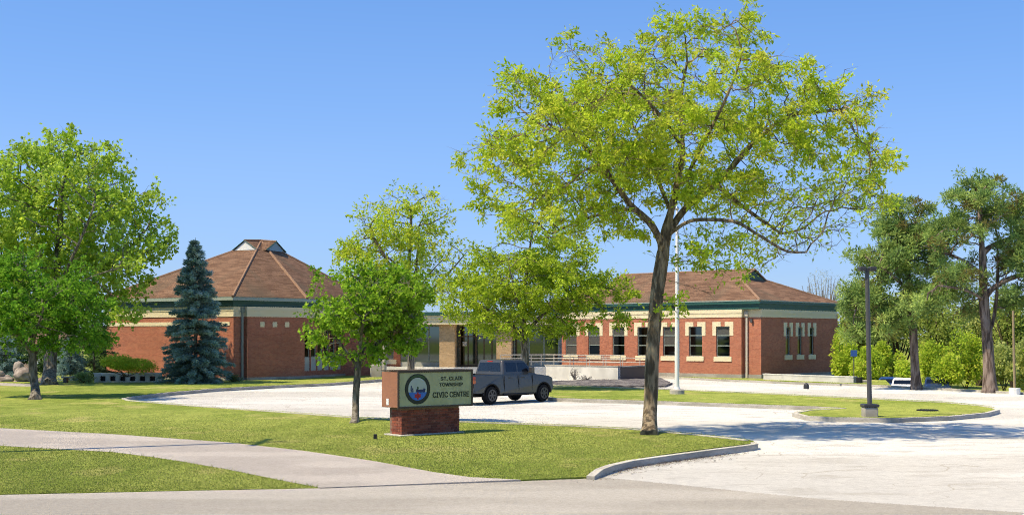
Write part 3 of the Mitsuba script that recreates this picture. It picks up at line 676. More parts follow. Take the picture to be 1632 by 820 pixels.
put('arm', MB().box(XT - .07, XT + .07, Y - .05, Y + .05, 5.16, 5.36).mesh(), 'darkmetal_mat', lp)
bp = thing('bare_pole', 'thin pale brown pole on a white footing at the right edge', 'pole')
X, Y = at(1617, 627.5, 0.02)
put('footing', MB().tube([(X, Y, -.2), (X, Y, .34)], .28, 12).mesh(), 'white_mat', bp)
put('pole', MB().tube([(X, Y, .34), (X - .08, Y, 4.3)], [.07, .06], 8).mesh(), 'pole_mat', bp)
ps = thing('parking_sign', 'small blue parking sign on a thin post beyond the lamp post', 'sign')
X, Y = at(1369, 612, .0); Y += 1.2
put('post', MB().tube([(X, Y, -.3), (X, Y, 2.1)], .03, 6).mesh(), 'greymetal_mat', ps)
put('plate', MB().box(X - .20, X + .20, Y - .05, Y - .035, 1.72, 2.12, .006).mesh(), 'bluesign_mat', ps)
X, Y = at(1285, 619, .0)
put('marker_post', MB().tube([(X, Y, 0), (X, Y, .22), (X, Y, .34)], [.16, .15, .05], 10).mesh(), 'darkmetal_mat', label='stubby dark marker on the lane in front of the shaded side wall', cat='marker')
X, Y = at(1478, 654, .12)
put('drain_cover', MB().tube([(X, Y, .08), (X, Y, .165)], .40, 18).mesh(), 'black_mat', label='dark round drain cover in the median grass', cat='drain cover')
# the utility pole out of view at the left whose shadow falls across the footpath
up = thing('utility_pole', 'tall wooden utility pole left of the view that shades the footpath', 'utility pole')
ub = np.array([-14.6, 29.7, 0])
put('pole', MB().tube([ub, ub + [0, 0, 7], ub + [0, 0, 13.5]], [.17, .15, .11], 12).mesh(), 'pole_mat', up)
put('crossarm', MB().box(ub[0] - .06, ub[0] + .06, ub[1] - 1.2, ub[1] + 1.2, 12.6, 12.75).mesh(), 'pole_mat', up)
for s in (-1.0, -.4, .4, 1.0): put('insulator', MB().tube([ub + [0, s, 12.75], ub + [0, s, 12.92]], [.05, .03], 8).mesh(), 'whitewall_mat', up)

# ------------------------------------------------------------------ vehicles (x forward from the rear axle, y to the left, z up)
def smooth_loft(sections, cap=True):
    """sections: list of (n,3) rings of equal length."""
    n = len(sections[0]); v = np.vstack(sections); f = []
    for i in range(len(sections) - 1):
        for j in range(n):
            a, b, c, d = i * n + j, i * n + (j + 1) % n, (i + 1) * n + (j + 1) % n, (i + 1) * n + j
            f += [[a, b, c], [a, c, d]]
    if cap:
        for k, base_ in ((0, 0), (1, (len(sections) - 1) * n)):
            for j in range(1, n - 1):
                f.append([base_, base_ + j + 1, base_ + j] if k == 0 else [base_, base_ + j, base_ + j + 1])
    m = trimesh.Trimesh(v, np.array(f), process=False)
    if m.volume < 0: m.invert()
    return m

def body_side(profile, arches, hw, tumble, zb, zt, r_arch, bed=None):
    p = Polygon(profile).buffer(0)
    for x in arches: p = p.difference(Point(x, .38).buffer(r_arch, 20))
    p = p.buffer(-.03).buffer(.03)
    slabs = []
    ys = [-hw, -hw + .05, -hw + .16, hw - .16, hw - .05, hw]
    ins = [.045, .012, 0, 0, .012]
    for i in range(5):
        q_ = p.buffer(-max(ins[i], .0)) if i in (0, 4) else (p.difference(bed) if bed is not None and i == 2 else p)
        m = trimesh.creation.extrude_polygon(q_, ys[i + 1] - ys[i], engine='earcut'); v = m.vertices.copy()
        m.vertices = np.stack([v[:, 0], ys[i] + v[:, 2], v[:, 1]], 1); m.invert(); slabs.append(m)
    m = trimesh.util.concatenate(slabs); v = m.vertices
    k = np.clip((v[:, 2] - zb) / (zt - zb), 0, 1)
    v[:, 1] *= 1 - tumble * k ** 2; m.vertices = v
    return m

def wheel(root, M, x, y, r, w, rimmat='rim_mat', spokes=6):
    s = 1 if y > 0 else -1
    g = np.linspace(-1, 1, 9); prof_r = r * (1 - .07 * np.abs(g) ** 4); prof_y = g * w / 2
    t = tube([(x, y + b, r) for b in prof_y], 1, 28, False); v = t.vertices.reshape(9, 28, 3)
    ang = np.arange(28) * 2 * np.pi / 28
    for i in range(9): v[i] = np.stack([x + prof_r[i] * np.cos(ang), np.full(28, y + prof_y[i]), r + prof_r[i] * np.sin(ang)], 1)
    tyre = smooth_loft([v[i] for i in range(9)], True); tyre.apply_transform(M)
    wk = put('wheel', tyre, 'tyre_mat', root, smooth=30)
    yo = y + s * (w / 2 + .004)
    rim = MB()
    ring_o = Point(0, 0).buffer(r * .64, 24).difference(Point(0, 0).buffer(r * .52, 24))
    shp = [ring_o, Point(0, 0).buffer(r * .17, 14)]
    for k in range(spokes):
        a = k * 2 * math.pi / spokes; c, d = math.cos(a), math.sin(a); q_ = LineString([(0, 0), (c * r * .56, d * r * .56)]).buffer(r * .075, cap_style='flat'); shp.append(q_)
    m = extrude(unary_union(shp), .03); vv = m.vertices.copy(); m.vertices = np.stack([x + vv[:, 0], yo + s * vv[:, 2], r + vv[:, 1]], 1)
    if m.volume < 0: m.invert()
    m.apply_transform(M); put('rim', m, rimmat, wk)
    hub = tube([(x, yo - s * .01, r), (x, yo + s * .002, r)], r * .60, 20); hub.apply_transform(M); put('hub', hub, 'black_mat', wk)

def placed(rear_right_px, front_right_px, wb, track):
    a, b = at(*rear_right_px), at(*front_right_px); h = norm(b - a); left = np.array([-h[1], h[0]])
    o = a + left * track
    M = np.eye(4); M[:2, 0], M[:2, 1], M[:2, 3] = h, left, o
    return M

tk = thing('pickup_truck', 'dark grey crew cab pickup truck with an open bed, parked behind the sign', 'truck')
M = placed((781, 644), (863, 639.4), 3.45, .86)
WBT = 3.42
def tput(name, mb, m, parent=tk, **k):
    me = (mb.mesh() if isinstance(mb, MB) else mb); me.apply_transform(M); return put(name, me, m, parent, **k)
prof = [(-1.12, .52), (-1.14, 1.30), (.75, 1.30), (2.75, 1.29), (3.2, 1.25), (3.85, 1.17), (4.06, 1.08), (4.10, .62), (3.95, .40), (.9, .42), (-.9, .50)]
tput('body', body_side(prof, (0, WBT), .98, .085, .75, 1.35, .49, sbox(-1.06, .92, .70, 1.5)), 'paint_mat', smooth=28)
tput('arch_liner', MB().box(-.6, .6, -.62, .62, .45, .90), 'black_mat'); tput('arch_liner', MB().box(WBT - .6, WBT + .6, -.62, .62, .45, 1.05), 'black_mat')
tput('bed_liner', MB().box(-1.05, .69, -.81, .81, .91, .935), 'black_mat')
def rr(x0, x1, hw, z, rr_=.12):
    pts_ = []
    for cx, cy, a0 in ((x1, hw, 0), (x0, hw, 90), (x0, -hw, 180), (x1, -hw, 270)):
        for k in range(5):
            a = math.radians(a0 + k * 22.5)
            pts_.append((cx - math.copysign(rr_, 1 if a0 in (0, 270) else -1) + rr_ * math.cos(a), cy - math.copysign(rr_, cy) + rr_ * math.sin(a), z))
    return np.array(pts_)
cab = smooth_loft([rr(.80, 3.02, .885, 1.27), rr(.83, 2.86, .86, 1.42), rr(.90, 2.35, .755, 1.86), rr(.98, 2.2, .70, 1.915), rr(1.15, 2.0, .55, 1.935)])
cb = tput('cab', cab, 'paint_mat', smooth=28)
def side_quad(pts2, y0, z0, y1, z1, s, lift=.006):
    """points (x, z) laid on the slanted side between (y0, z0) and (y1, z1)."""
    v = []
    for x, z in pts2: v.append([x, s * (y0 + (y1 - y0) * (z - z0) / (z1 - z0) + lift), z])
    p_ = Polygon(pts2); t_ = trimesh.creation.triangulate_polygon(p_, engine='earcut'); vv = np.asarray(t_[0]); ff = np.asarray(t_[1])
    v = np.array([[x, s * (y0 + (y1 - y0) * (z - z0) / (z1 - z0) + lift), z] for x, z in vv]); return trimesh.Trimesh(v, ff if s > 0 else ff[:, ::-1], process=False)
for s in (-1, 1):
    tput('side_window', side_quad([(1.02, 1.40), (1.72, 1.40), (1.72, 1.80), (1.06, 1.80)], .865, 1.40, .755, 1.86, s), 'autoglass_mat', cb)
    tput('side_window', side_quad([(1.80, 1.40), (2.72, 1.40), (2.28, 1.80), (1.80, 1.80)], .865, 1.40, .755, 1.86, s), 'autoglass_mat', cb)
    tput('mirror', MB().box(2.40, 2.58, s * 1.06 - .12, s * 1.06 + .12, 1.33, 1.60, .03).box(2.46, 2.52, s * .93 - .09, s * .93 + .09, 1.36, 1.42), 'paint_mat')
    tput('tail_light', MB().box(-1.165, -.99, s * .925 - .035, s * .925 + .035, 1.10, 1.22, .012), 'redlight_mat')
    tput('tail_light', MB().box(-1.165, -.99, s * .935 - .035, s * .935 + .035, .93, 1.09, .012), 'orangelight_mat' if s < 0 else 'redlight_mat')
    tput('headlight', MB().box(3.9, 4.10, s * .78 - .14, s * .78 + .14, .92, 1.08, .02), 'chrome_mat')
    for x in (1.12, 1.92): tput('door_handle', MB().box(x, x + .2, s * .96 - .02, s * .96 + .02, 1.12, 1.16, .008), 'darkmetal_mat')
    for x in (.80, 1.74, 2.66): tput('door_seam', MB().box(x - .008, x + .008, s * .975 - .012, s * .975 + .012, .55, 1.24), 'black_mat')
    tput('step_bar', MB().tube([(.75, s * .93, .42), (2.75, s * .93, .42)], .05, 8), 'black_mat')
    tput('wheel_arch_trim', MB().add(tube([(WBT * i + .51 * math.cos(t), s * .955, .38 + .51 * math.sin(t)) for i in (0,) for t in np.linspace(.05, math.pi - .05, 14)], .03, 6)), 'black_mat')
    tput('wheel_arch_trim', MB().add(tube([(WBT + .51 * math.cos(t), s * .955, .38 + .51 * math.sin(t)) for t in np.linspace(.05, math.pi - .05, 14)], .03, 6)), 'black_mat')
tput('rear_window', MB().poly([(.828, -.70, 1.42), (.828, .70, 1.42), (.887, .60, 1.80), (.887, -.60, 1.80)], [[0, 1, 2], [0, 2, 3], [2, 1, 0], [3, 2, 0]]).mesh().apply_translation([-.012, 0, 0]), 'autoglass_mat', cb)
tput('windscreen', MB().poly([(2.96, -.76, 1.40), (2.96, .76, 1.40), (2.42, .66, 1.83), (2.42, -.66, 1.83)], [[0, 1, 2], [0, 2, 3]]), 'autoglass_mat', cb)
tput('brake_light', MB().box(.885, .95, -.15, .15, 1.835, 1.885), 'redlight_mat', cb)
tput('tailgate', MB().box(-1.16, -1.135, -.84, .84, .78, 1.27, .01), 'paint_mat')
tput('rear_bumper', MB().box(-1.30, -1.0, -.96, .96, .50, .74, .04), 'greymetal_mat')
tput('number_plate', MB().box(-1.312, -1.302, -.16, .16, .56, .70), 'whitepaint_mat')
tput('chassis', MB().box(-.9, 3.8, -.5, .5, .32, .52), 'black_mat')
for x in (0, WBT):
    for s in (-1, 1): wheel(tk, M, x, s * .83, .40, .28)

def small_car(px, heading, paint, label, zoff):
    c = thing('parked_car', label, 'car', None); X, Y = px; h = norm(heading); Mx = np.eye(4)
    Mx[:2, 0], Mx[:2, 1], Mx[:3, 3] = h, [-h[1], h[0]], [X, Y, zoff]
    def cput(name, me, m, parent=c): me = me.mesh() if isinstance(me, MB) else me; me.apply_transform(Mx); return put(name, me, m, parent)
    cput('body', body_side([(-.85, .40), (-.88, .80), (-.7, .95), (.4, .97), (2.3, .95), (3.3, .82), (3.42, .55), (3.3, .32), (-.75, .32)], (0, 2.65), .88, .08, .5, .95, .37), paint)
    cb_ = cput('cabin', smooth_loft([rr(-.55, 2.30, .80, .94), rr(-.15, 1.75, .70, 1.32), rr(0.05, 1.45, .60, 1.42)]), paint)
    for s in (-1, 1): cput('side_window', side_quad([(-.28, 1.0), (1.98, 1.0), (1.62, 1.30), (-.08, 1.30)], .79, .97, .70, 1.32, s), 'autoglass_mat', cb_)
    cput('windscreen', MB().poly([(2.22, -.68, .99), (2.22, .68, .99), (1.80, .60, 1.31), (1.80, -.60, 1.31)], [[0, 1, 2], [0, 2, 3]]), 'autoglass_mat', cb_)
    for x in (0, 2.65):
        for s in (-1, 1): wheel(c, Mx, x, s * .76, .31, .2, 'chrome_mat', 5)
def lowcar(px, y, paint, label, hd):
    X = (px - 816) / FPX * y; small_car((X, y), hd, paint, label, float(terrain_z(X, y)))
lowcar(1419, 85.2, 'bluepaint_mat', 'bright blue car parked on the lower ground left of the slim pine trunk', (-.30, -.95))
lowcar(1441, 83.0, 'whitepaint_mat', 'white car parked between the blue car and the slim pine trunk', (-.30, -.95))
lowcar(1492, 84.6, 'navypaint_mat', 'dark blue car parked on the lower ground between the two pine trunks', (-.30, -.95))

# ------------------------------------------------------------------ trees
def sample_blobs(blobs, n, rs):
    """blobs: (x, y, z, rx, ry, rz, weight); returns points and their blob."""
    w = np.array([b[6] * (b[3] * b[4] * b[5]) for b in blobs]); n0 = n; n = int(n * 2.2); k = rs.choice(len(blobs), n, p=w / w.sum())
    d = norm(rs.normal(size=(n, 3))); r = rs.uniform(0, 1, n) ** (1 / 2.6)
    B = np.array([b[:6] for b in blobs])[k]
    p = B[:, :3] + d * r[:, None] * B[:, 3:6]; q = meshkit.noise(p * [.75, .75, 1.1] + 50, 3) + rs.normal(size=n) * .06; keep = np.argsort(-q + rs.uniform(0, .25, n))[:n0]
    return p[keep], k[keep]

def resample(path, D):
    p = np.asarray(path, float); s = np.concatenate([[0], np.cumsum(np.linalg.norm(np.diff(p, axis=0), axis=1))])
    n = max(2, int(round(s[-1] / D)) + 1); t = np.linspace(0, s[-1], n)
    from scipy.interpolate import PchipInterpolator
    return np.column_stack([PchipInterpolator(s, p[:, k])(t) for k in range(3)])

def colonize(paths, attr, D, di, dk, iters, rs, jitter=.25, trop=(0, 0, 0)):
    nodes, parent = [], []
    for p in paths:
        q_ = resample(p, D)
        if nodes:
            j = int(np.argmin(np.linalg.norm(np.array(nodes) - q_[0], axis=1))); q_ = q_[1:]
        else:
            nodes.append(q_[0]); parent.append(-1); j = 0; q_ = q_[1:]
        for x in q_: nodes.append(x); parent.append(j); j = len(nodes) - 1
    nodes = np.array(nodes); parent = np.array(parent); nchild = np.zeros(len(nodes), int)
    attr = attr.copy()
    for it in range(iters):
        if not len(attr): break
        d, i = cKDTree(nodes).query(attr)
        keep = d > dk; attr, d, i = attr[keep], d[keep], i[keep]
        m = (d < di) & (nchild[i] < 3)
        if not m.any():
            attr = attr[nchild[i] < 3] if len(attr) else attr
            break
        acc = np.zeros_like(nodes); np.add.at(acc, i[m], norm(attr[m] - nodes[i[m]]))
        g = np.unique(i[m]); dv = norm(norm(acc[g]) + jitter * rs.normal(size=(len(g), 3)) + np.array(trop))
        new = nodes[g] + dv * D
        dd, _ = cKDTree(nodes).query(new); ok = dd > .45 * D
        stuck = g[~ok]; nchild[stuck] += 1
        g, new = g[ok], new[ok]
        nchild[g] += 1
        nodes = np.vstack([nodes, new]); parent = np.concatenate([parent, g]); nchild = np.concatenate([nchild, np.zeros(len(g), int)])
    return nodes, parent

def limb_mesh(nodes, parent, rad, keep, sides):
    idx = np.nonzero(keep & (parent >= 0))[0]
    a, b = nodes[parent[idx]], nodes[idx]; rb = rad[idx]; ra = np.minimum(rad[parent[idx]], rb * 1.35)
    d = b - a; t = norm(d); a = a - t * np.minimum(ra, .06)[:, None] * .3; b = b + t * (rb * .3)[:, None]
    ref = np.where(np.abs(t[:, 2:]) < .9, [[0, 0, 1.0]], [[1.0, 0, 0]]); u = norm(np.cross(t, ref)); w = np.cross(t, u)
    g = np.arange(sides) * 2 * np.pi / sides; c = np.cos(g)[None, :, None] * u[:, None] + np.sin(g)[None, :, None] * w[:, None]
    v = np.concatenate([a[:, None] + c * ra[:, None, None], b[:, None] + c * rb[:, None, None]], 1)
    k = np.arange(sides); k2 = (k + 1) % sides
    f1 = np.vstack([np.stack([k, k2, k2 + sides], 1), np.stack([k, k2 + sides, k + sides], 1)])[:, ::-1]
    f = (f1[None] + (np.arange(len(idx)) * 2 * sides)[:, None, None]).reshape(-1, 3)
    return v.reshape(-1, 3), f

def twigs_mesh(a, b, r):
    t = norm(b - a); ref = np.where(np.abs(t[:, 2:]) < .9, [[0, 0, 1.0]], [[1.0, 0, 0]]); u = norm(np.cross(t, ref)); w = np.cross(t, u)
    g = np.arange(3) * 2 * np.pi / 3; c = np.cos(g)[None, :, None] * u[:, None] + np.sin(g)[None, :, None] * w[:, None]
    v = np.concatenate([a[:, None] + c * r, b[:, None][:, :1]], 1)
    f = (np.array([[0, 3, 1], [1, 3, 2], [2, 3, 0]])[None] + (np.arange(len(a)) * 4)[:, None, None]).reshape(-1, 3)
    return v.reshape(-1, 3), f

def leaves_mesh(pos, d, L, W, rs, roll=1.0, flat=0.0):
    """Leaf-sized kites at pos along d; flat pulls their faces towards the horizontal."""
    n = len(pos); d = norm(d); s = norm(np.cross(d, norm(rs.normal(size=(n, 3)) * roll + np.array([0, 0, flat]))))
    L = np.broadcast_to(L, (n,))[:, None]; W = np.broadcast_to(W, (n,))[:, None]
    nr = np.cross(s, d); mid = pos + d * L * .5 + nr * W * .18
    v = np.stack([pos, mid + s * W * .5, pos + d * L, mid - s * W * .5], 1).reshape(-1, 3)
    f = (np.array([[0, 1, 2], [0, 2, 3]])[None] + (np.arange(n) * 4)[:, None, None]).reshape(-1, 3)
    return v, f

TONE = 2.2
def tone(n, cols, rs, spread=.22):
    c = np.array(cols); k = rs.dirichlet(np.ones(len(c)) * .8, n); out = k @ c
    return np.clip(out * TONE * (1 + spread * rs.normal(size=(n, 1))), .004, .9)

def broadleaf(name, label, seed, trunk, limbs, blobs, R, nattr, D, di, dk, cols, leafL, leafW, per, barkm='bark_mat', tip_r=.008, twig=(2, .45), leafp=None, droop=.25, spray=.3, flat=.5, group=None, iters=70, trop=(0, 0, .05), expo=.5, tipmax=8, flare=1.0, thin=.022, clump=.43, layer=1.9, level=1.0):
    rs = np.random.RandomState(seed); key = thing(name, label, 'tree', group)
    attr, bk = sample_blobs(blobs, nattr, rs)
    nodes, parent = colonize([trunk] + limbs, attr, D, di, dk, iters, rs, trop=trop)
    n = len(nodes); cnt = np.zeros(n); nch = np.zeros(n, int)
    for i in range(n - 1, 0, -1):
        if cnt[i] == 0: cnt[i] = 1
        cnt[parent[i]] += cnt[i]; nch[parent[i]] += 1
    rad = tip_r + (R - tip_r) * ((cnt - 1) / max(cnt[0] - 1, 1)) ** expo
    # trunk as one smooth tapered tube with a flared, uneven foot
    tp = resample(trunk, .12); nt = int(round(len(resample(trunk, D))))
    tr = np.interp(np.linspace(0, 1, len(tp)), np.linspace(0, 1, nt), rad[:nt]); 
    hgt = tp[:, 2] - tp[0, 2]; tr = np.maximum(tr * (1 - .0 * hgt), tip_r); tr = tr * (1 + .55 * flare * np.exp(-hgt / (R * 1.1)))
    sides = 20; tm = tube(tp, tr, sides, True); v = np.array(tm.vertices); c = v[:len(tp) * sides].reshape(len(tp), sides, 3); ax = tp[:, None]
    off = c - ax; ang = np.arange(sides) / sides * 2 * np.pi
    k = 1 + .10 * (meshkit.fbm(np.stack([np.cos(ang)[None] * 1.3 + 0 * hgt[:, None], np.sin(ang)[None] * 1.3 + 0 * hgt[:, None], hgt[:, None] * 1.5 + 0 * ang[None]], -1) + seed, 3) - .5) * 2 + .16 * flare * np.exp(-hgt / (R * 1.2))[:, None] * np.sin(5 * ang + seed)[None]
    v[:len(tp) * sides] = (ax + off * k[..., None]).reshape(-1, 3); tm = trimesh.Trimesh(v, tm.faces, process=False)
    put('trunk', tm, barkm, key, smooth=True)
    istrunk = np.zeros(n, bool); istrunk[:nt] = True
    big = (rad > .03) & ~istrunk; v1, f1 = limb_mesh(nodes, parent, rad, big, 7); v2, f2 = limb_mesh(nodes, parent, rad, ~big & ~istrunk, 3)
    # twigs and leaves on the thin wood
    host = np.nonzero((cnt <= tipmax) & ~istrunk)[0]
    pd = norm(nodes[host] - nodes[parent[host]])
    lp_ = np.ones(len(host))
    if leafp is not None: lp_ = leafp(nodes[host])
    hv = np.repeat(np.arange(len(host)), twig[0])
    A = nodes[host][hv]; dirs = norm(pd[hv] + rs.normal(size=(len(hv), 3)) * .75 + np.array([0, 0, -droop])); dirs = norm(dirs * [1, 1, level])
    ln = twig[1] * rs.uniform(.45, 1.15, len(hv)); B = A + dirs * ln[:, None]
    v3, f3 = twigs_mesh(A, B, .006 if thin else .006)
    parts_v, parts_f, o = [], [], 0
    for v_, f_ in ((v1, f1), (v2, f2), (v3, f3)):
        parts_v.append(v_); parts_f.append(f_ + o); o += len(v_)
    put('branches', (np.vstack(parts_v), np.vstack(parts_f)), barkm if R > .1 else 'twig_mat', key)
    fq = .27 / leafL; cl = meshkit.noise(A * [1.0 * fq, 1.0 * fq, layer * fq] + seed, 4); cl = np.clip((cl - clump) / .10, 0.02, 1) * 1.45
    want = rs.poisson(per * lp_[hv] * cl); li = np.repeat(np.arange(len(hv)), want); m = len(li)
    s = rs.uniform(.25, 1.08, m)
    pos = A[li] + (B - A)[li] * s[:, None] + rs.normal(size=(m, 3)) * spray * .18
    ld = norm(dirs[li] * .7 + rs.normal(size=(m, 3)) * .75 + np.array([0, 0, -.15]))
    L = leafL * rs.uniform(.6, 1.25, m)
    v, f = leaves_mesh(pos, ld, L, leafW * L / leafL, rs, 1.0, flat)
    col = tone(len(hv), cols, rs, .10)[li] * (1 + .16 * rs.normal(size=(m, 1)))
    put('crown', (v, f), 'leaf_mat', key, color=np.repeat(np.clip(col, .004, .8), 4, 0))
    return key

def P(px, py, y): return at_y(px, py, y)
def blob(px, py, y, rx, ry_depth, rz, w=1.0):
    """px-sized crown lobe at distance y: centre, half width, half depth (m), half height."""
    c = P(px, py, y); k = y / FPX; return (c[0], c[1], c[2], rx * k, ry_depth, rz * k, w)

LOCUST = [[.21, .285, .022], [.28, .34, .028], [.15, .225, .018], [.30, .30, .045]]
MAPLE = [[.125, .215, .018], [.19, .275, .026], [.08, .15, .014]]
MAPLE_B = [[.195, .275, .025], [.265, .34, .035], [.12, .19, .018], [.22, .28, .07]]

# the big honey locust
y = 36.9; b0 = at(1034, 694, .1)
base = np.array([b0[0], b0[1], .02])
tr = [base, P(1037, 640, y), P(1040, 560, y), P(1046, 480, y), P(1055, 415, y + .1), P(1064, 360, y + .1), P(1078, 300, y + .2), P(1088, 240, y), P(1085, 170, y + .3), P(1095, 100, y)]
lim = [[P(1057, 400, y), P(1040, 360, y - .3), P(1008, 330, y - .6), P(975, 285, y - 1.0), P(940, 240, y - 1.6), P(900, 210, y - 2)],
       [P(1066, 370, y), P(1095, 330, y + .3), P(1150, 285, y + .4), P(1215, 215, y + .2), P(1275, 180, y), P(1340, 175, y - .6)],
       [P(1066, 375, y), P(1110, 350, y - .5), P(1165, 352, y - 1.0), P(1215, 378, y - 1.4), P(1262, 402, y - 1.6), P(1285, 402, y - 1.8)],
       [P(1150, 300, y + .4), P(1185, 330, y + 1.2), P(1245, 372, y + 1.6)],
       [P(1020, 338, y - .5), P(985, 335, y + .8), P(930, 350, y + 1.8), P(880, 372, y + 2.4)],
       [P(1072, 345, y), P(1050, 290, y + 1.5), P(1020, 220, y + 3), P(980, 160, y + 3.8)],
       [P(1085, 300, y), P(1120, 230, y - 1.5), P(1160, 150, y - 2.6), P(1185, 80, y - 2.8)],
       [P(1088, 240, y), P(1040, 170, y - 1.8), P(985, 120, y - 2.8)],
       [P(1150, 285, y + .4), P(1190, 235, y + 2.2), P(1255, 170, y + 3.4)]]
bl = [blob(800, 305, y - .3, 85, 2.2, 36, 1), blob(905, 350, y - .2, 110, 2.6, 34, 1), blob(985, 345, y + .3, 70, 2.4, 46, .8), blob(1150, 420, y - .5, 80, 2.0, 34, .8), blob(1290, 370, y - .4, 60, 2.0, 46, .8), blob(1080, 175, y, 215, 4.4, 125, .8), blob(900, 215, y - .5, 150, 3.4, 95, 1.1), blob(950, 135, y, 110, 3.2, 70, .9), blob(830, 285, y - .5, 95, 2.6, 48, 1),
      blob(790, 245, y - .3, 60, 1.8, 34, .8), blob(1290, 190, y, 115, 3.4, 90, .9), blob(1330, 285, y, 95, 3.0, 90, .9), blob(1375, 225, y - .2, 50, 2.0, 70, .6), blob(1200, 335, y, 125, 3.0, 72, .8),
      blob(930, 320, y, 110, 2.6, 46, .7), blob(1000, 280, y, 120, 3.2, 70, .5), blob(1050, 45, y, 22, .9, 40, 1.2), blob(1190, 45, y, 26, .9, 45, 1.2), blob(1345, 110, y, 16, .6, 42, 1.3), blob(920, 80, y, 60, 1.6, 30, 1.3), blob(835, 150, y, 60, 1.7, 44, 1.3), blob(770, 240, y, 44, 1.3, 22, 1.0),
      blob(1385, 335, y, 34, 1.2, 40, .5), blob(1130, 70, y, 90, 2.6, 50, .7), blob(1240, 400, y - .8, 60, 1.4, 36, .8), blob(1050, 440, y - .3, 30, .8, 50, .5), blob(1010, 200, y, 130, 4.0, 90, .6), blob(1070, 480, y - .4, 30, .7, 36, 7), blob(1035, 505, y - .2, 24, .6, 20, 7), blob(1110, 455, y, 36, .8, 24, 4), blob(860, 320, y - .4, 110, 2.4, 34, .9)]
def lp1(p):
    px = 816 + p[:, 0] / p[:, 1] * FPX * 0 + (p[:, 0] / y) * FPX
    z = p[:, 2]; sparse = sm(5.5, 9.0, p[:, 0]) * sm(9.6, 6.4, z)
    low = sm(7.2, 5.6, z) * .4 * sm(1.0, 1.8, np.abs(p[:, 0] - 4.3))
    return np.clip(1.0 - .62 * sparse - low, .10, 1)
broadleaf('honey_locust_tree', 'large yellow-green honey locust with a dark leaning trunk, tallest tree in the front lawn', 21, tr, lim, bl, .20, 6400, .26, 3.2, .38, LOCUST, .150, .062, 31.0, leafp=lp1, clump=.545, layer=2.7, level=.5, droop=.3, spray=.42, flat=.7, tipmax=5, twig=(2, .5), expo=.52)

# small maple left of the sign
y = 5800 / 137; b0 = at(565, 674, .12); base = np.array([b0[0], b0[1], .02])
tr = [base, P(567, 640, y), P(569, 600, y), P(572, 570, y), P(577, 520, y), P(582, 470, y)]
lim = [[P(571, 585, y), P(545, 550, y), P(515, 520, y - .5)], [P(572, 580, y), P(600, 548, y), P(640, 520, y + .4)], [P(573, 570, y), P(575, 540, y - .7), P(580, 505, y - 1.3)], [P(573, 570, y), P(590, 530, y + .9), P(600, 490, y + 1.4)]]
bl = [blob(580, 492, y, 85, 1.9, 62, 1), blob(520, 515, y, 46, 1.1, 52, .9), blob(645, 515, y, 46, 1.1, 42, .9), blob(580, 445, y, 55, 1.2, 32, .9), blob(575, 550, y, 60, 1.3, 30, .6), blob(505, 455, y, 26, .7, 26, .8), blob(650, 468, y, 34, .8, 26, .8), blob(540, 562, y, 36, .9, 16, .6), blob(655, 545, y, 34, .8, 22, .9), blob(600, 470, y, 90, 1.8, 46, .8)]
broadleaf('maple_tree', 'small round green maple standing just left of the sign', 22, tr, lim, bl, .115, 3000, .16, 2.4, .21, MAPLE, .135, .11, 8, 'bark_grey_mat', droop=.1, spray=.35, flat=.4, tipmax=4, twig=(2, .26))

# small maple at the far left
y = 5800 / 99; b0 = at(55, 637, .12); base = np.array([b0[0], b0[1], .02])
tr = [base, P(54, 605, y), P(52, 580, y), P(52, 555, y), P(55, 510, y), P(60, 460, y)]
lim = [[P(52, 565, y), P(25, 530, y - .5), P(-15, 500, y)], [P(52, 565, y), P(85, 530, y + .5), P(130, 500, y)], [P(53, 550, y), P(60, 520, y - 1.4), P(70, 490, y - 2)], [P(53, 550, y), P(45, 510, y + 1.4), P(40, 470, y + 2)]]
bl = [blob(60, 480, y, 110, 2.9, 60, 1), blob(130, 495, y, 46, 1.5, 48, .9), blob(-20, 480, y, 70, 2, 60, .9), blob(40, 430, y, 70, 2, 34, .9), blob(60, 540, y, 100, 2.2, 26, .7), blob(120, 440, y, 36, 1.2, 26, .8), blob(150, 535, y, 40, 1.3, 24, .7)]
broadleaf('maple_tree', 'dark green round maple at the far left with its trunk in the lawn', 23, tr, lim, bl, .19, 2700, .24, 3, .33, [[.085, .18, .016], [.135, .235, .022], [.05, .115, .012]], .17, .135, 9.0, 'bark_grey_mat', clump=.38, droop=.1, spray=.45, flat=.4, tipmax=4, twig=(2, .36))

# large bright tree behind it
y = 5800 / 77; b0 = at(78, 614, .1); base = np.array([b0[0], b0[1], -.05])
tr = [base, P(80, 575, y), P(85, 520, y), P(90, 440, y), P(95, 360, y), P(100, 290, y)]
lim = [[P(83, 540, y), P(40, 470, y - 1), P(-10, 400, y)], [P(84, 530, y), P(140, 460, y + 1), P(205, 400, y)], [P(88, 470, y), P(120, 400, y - 3), P(150, 330, y - 4)], [P(88, 470, y), P(60, 390, y + 3), P(40, 300, y + 4)], [P(86, 500, y), P(150, 440, y - 3), P(230, 420, y - 4)]]
bl = [blob(90, 330, y, 120, 5, 110, 1), blob(-10, 350, y, 110, 5, 110, .9), blob(180, 380, y, 80, 3.6, 80, 1), blob(210, 330, y, 50, 2.4, 60, .8), blob(90, 240, y, 50, 2.2, 34, 1), blob(30, 260, y, 50, 2.2, 40, .9), blob(165, 265, y, 42, 2, 34, .9), blob(235, 380, y, 48, 2.2, 44, .8), blob(190, 455, y, 56, 2.4, 48, .9), blob(60, 450, y, 140, 5, 60, .9), blob(262, 375, y, 26, 1.2, 22, .8), blob(190, 505, y - 2, 40, 1.8, 26, .7)]
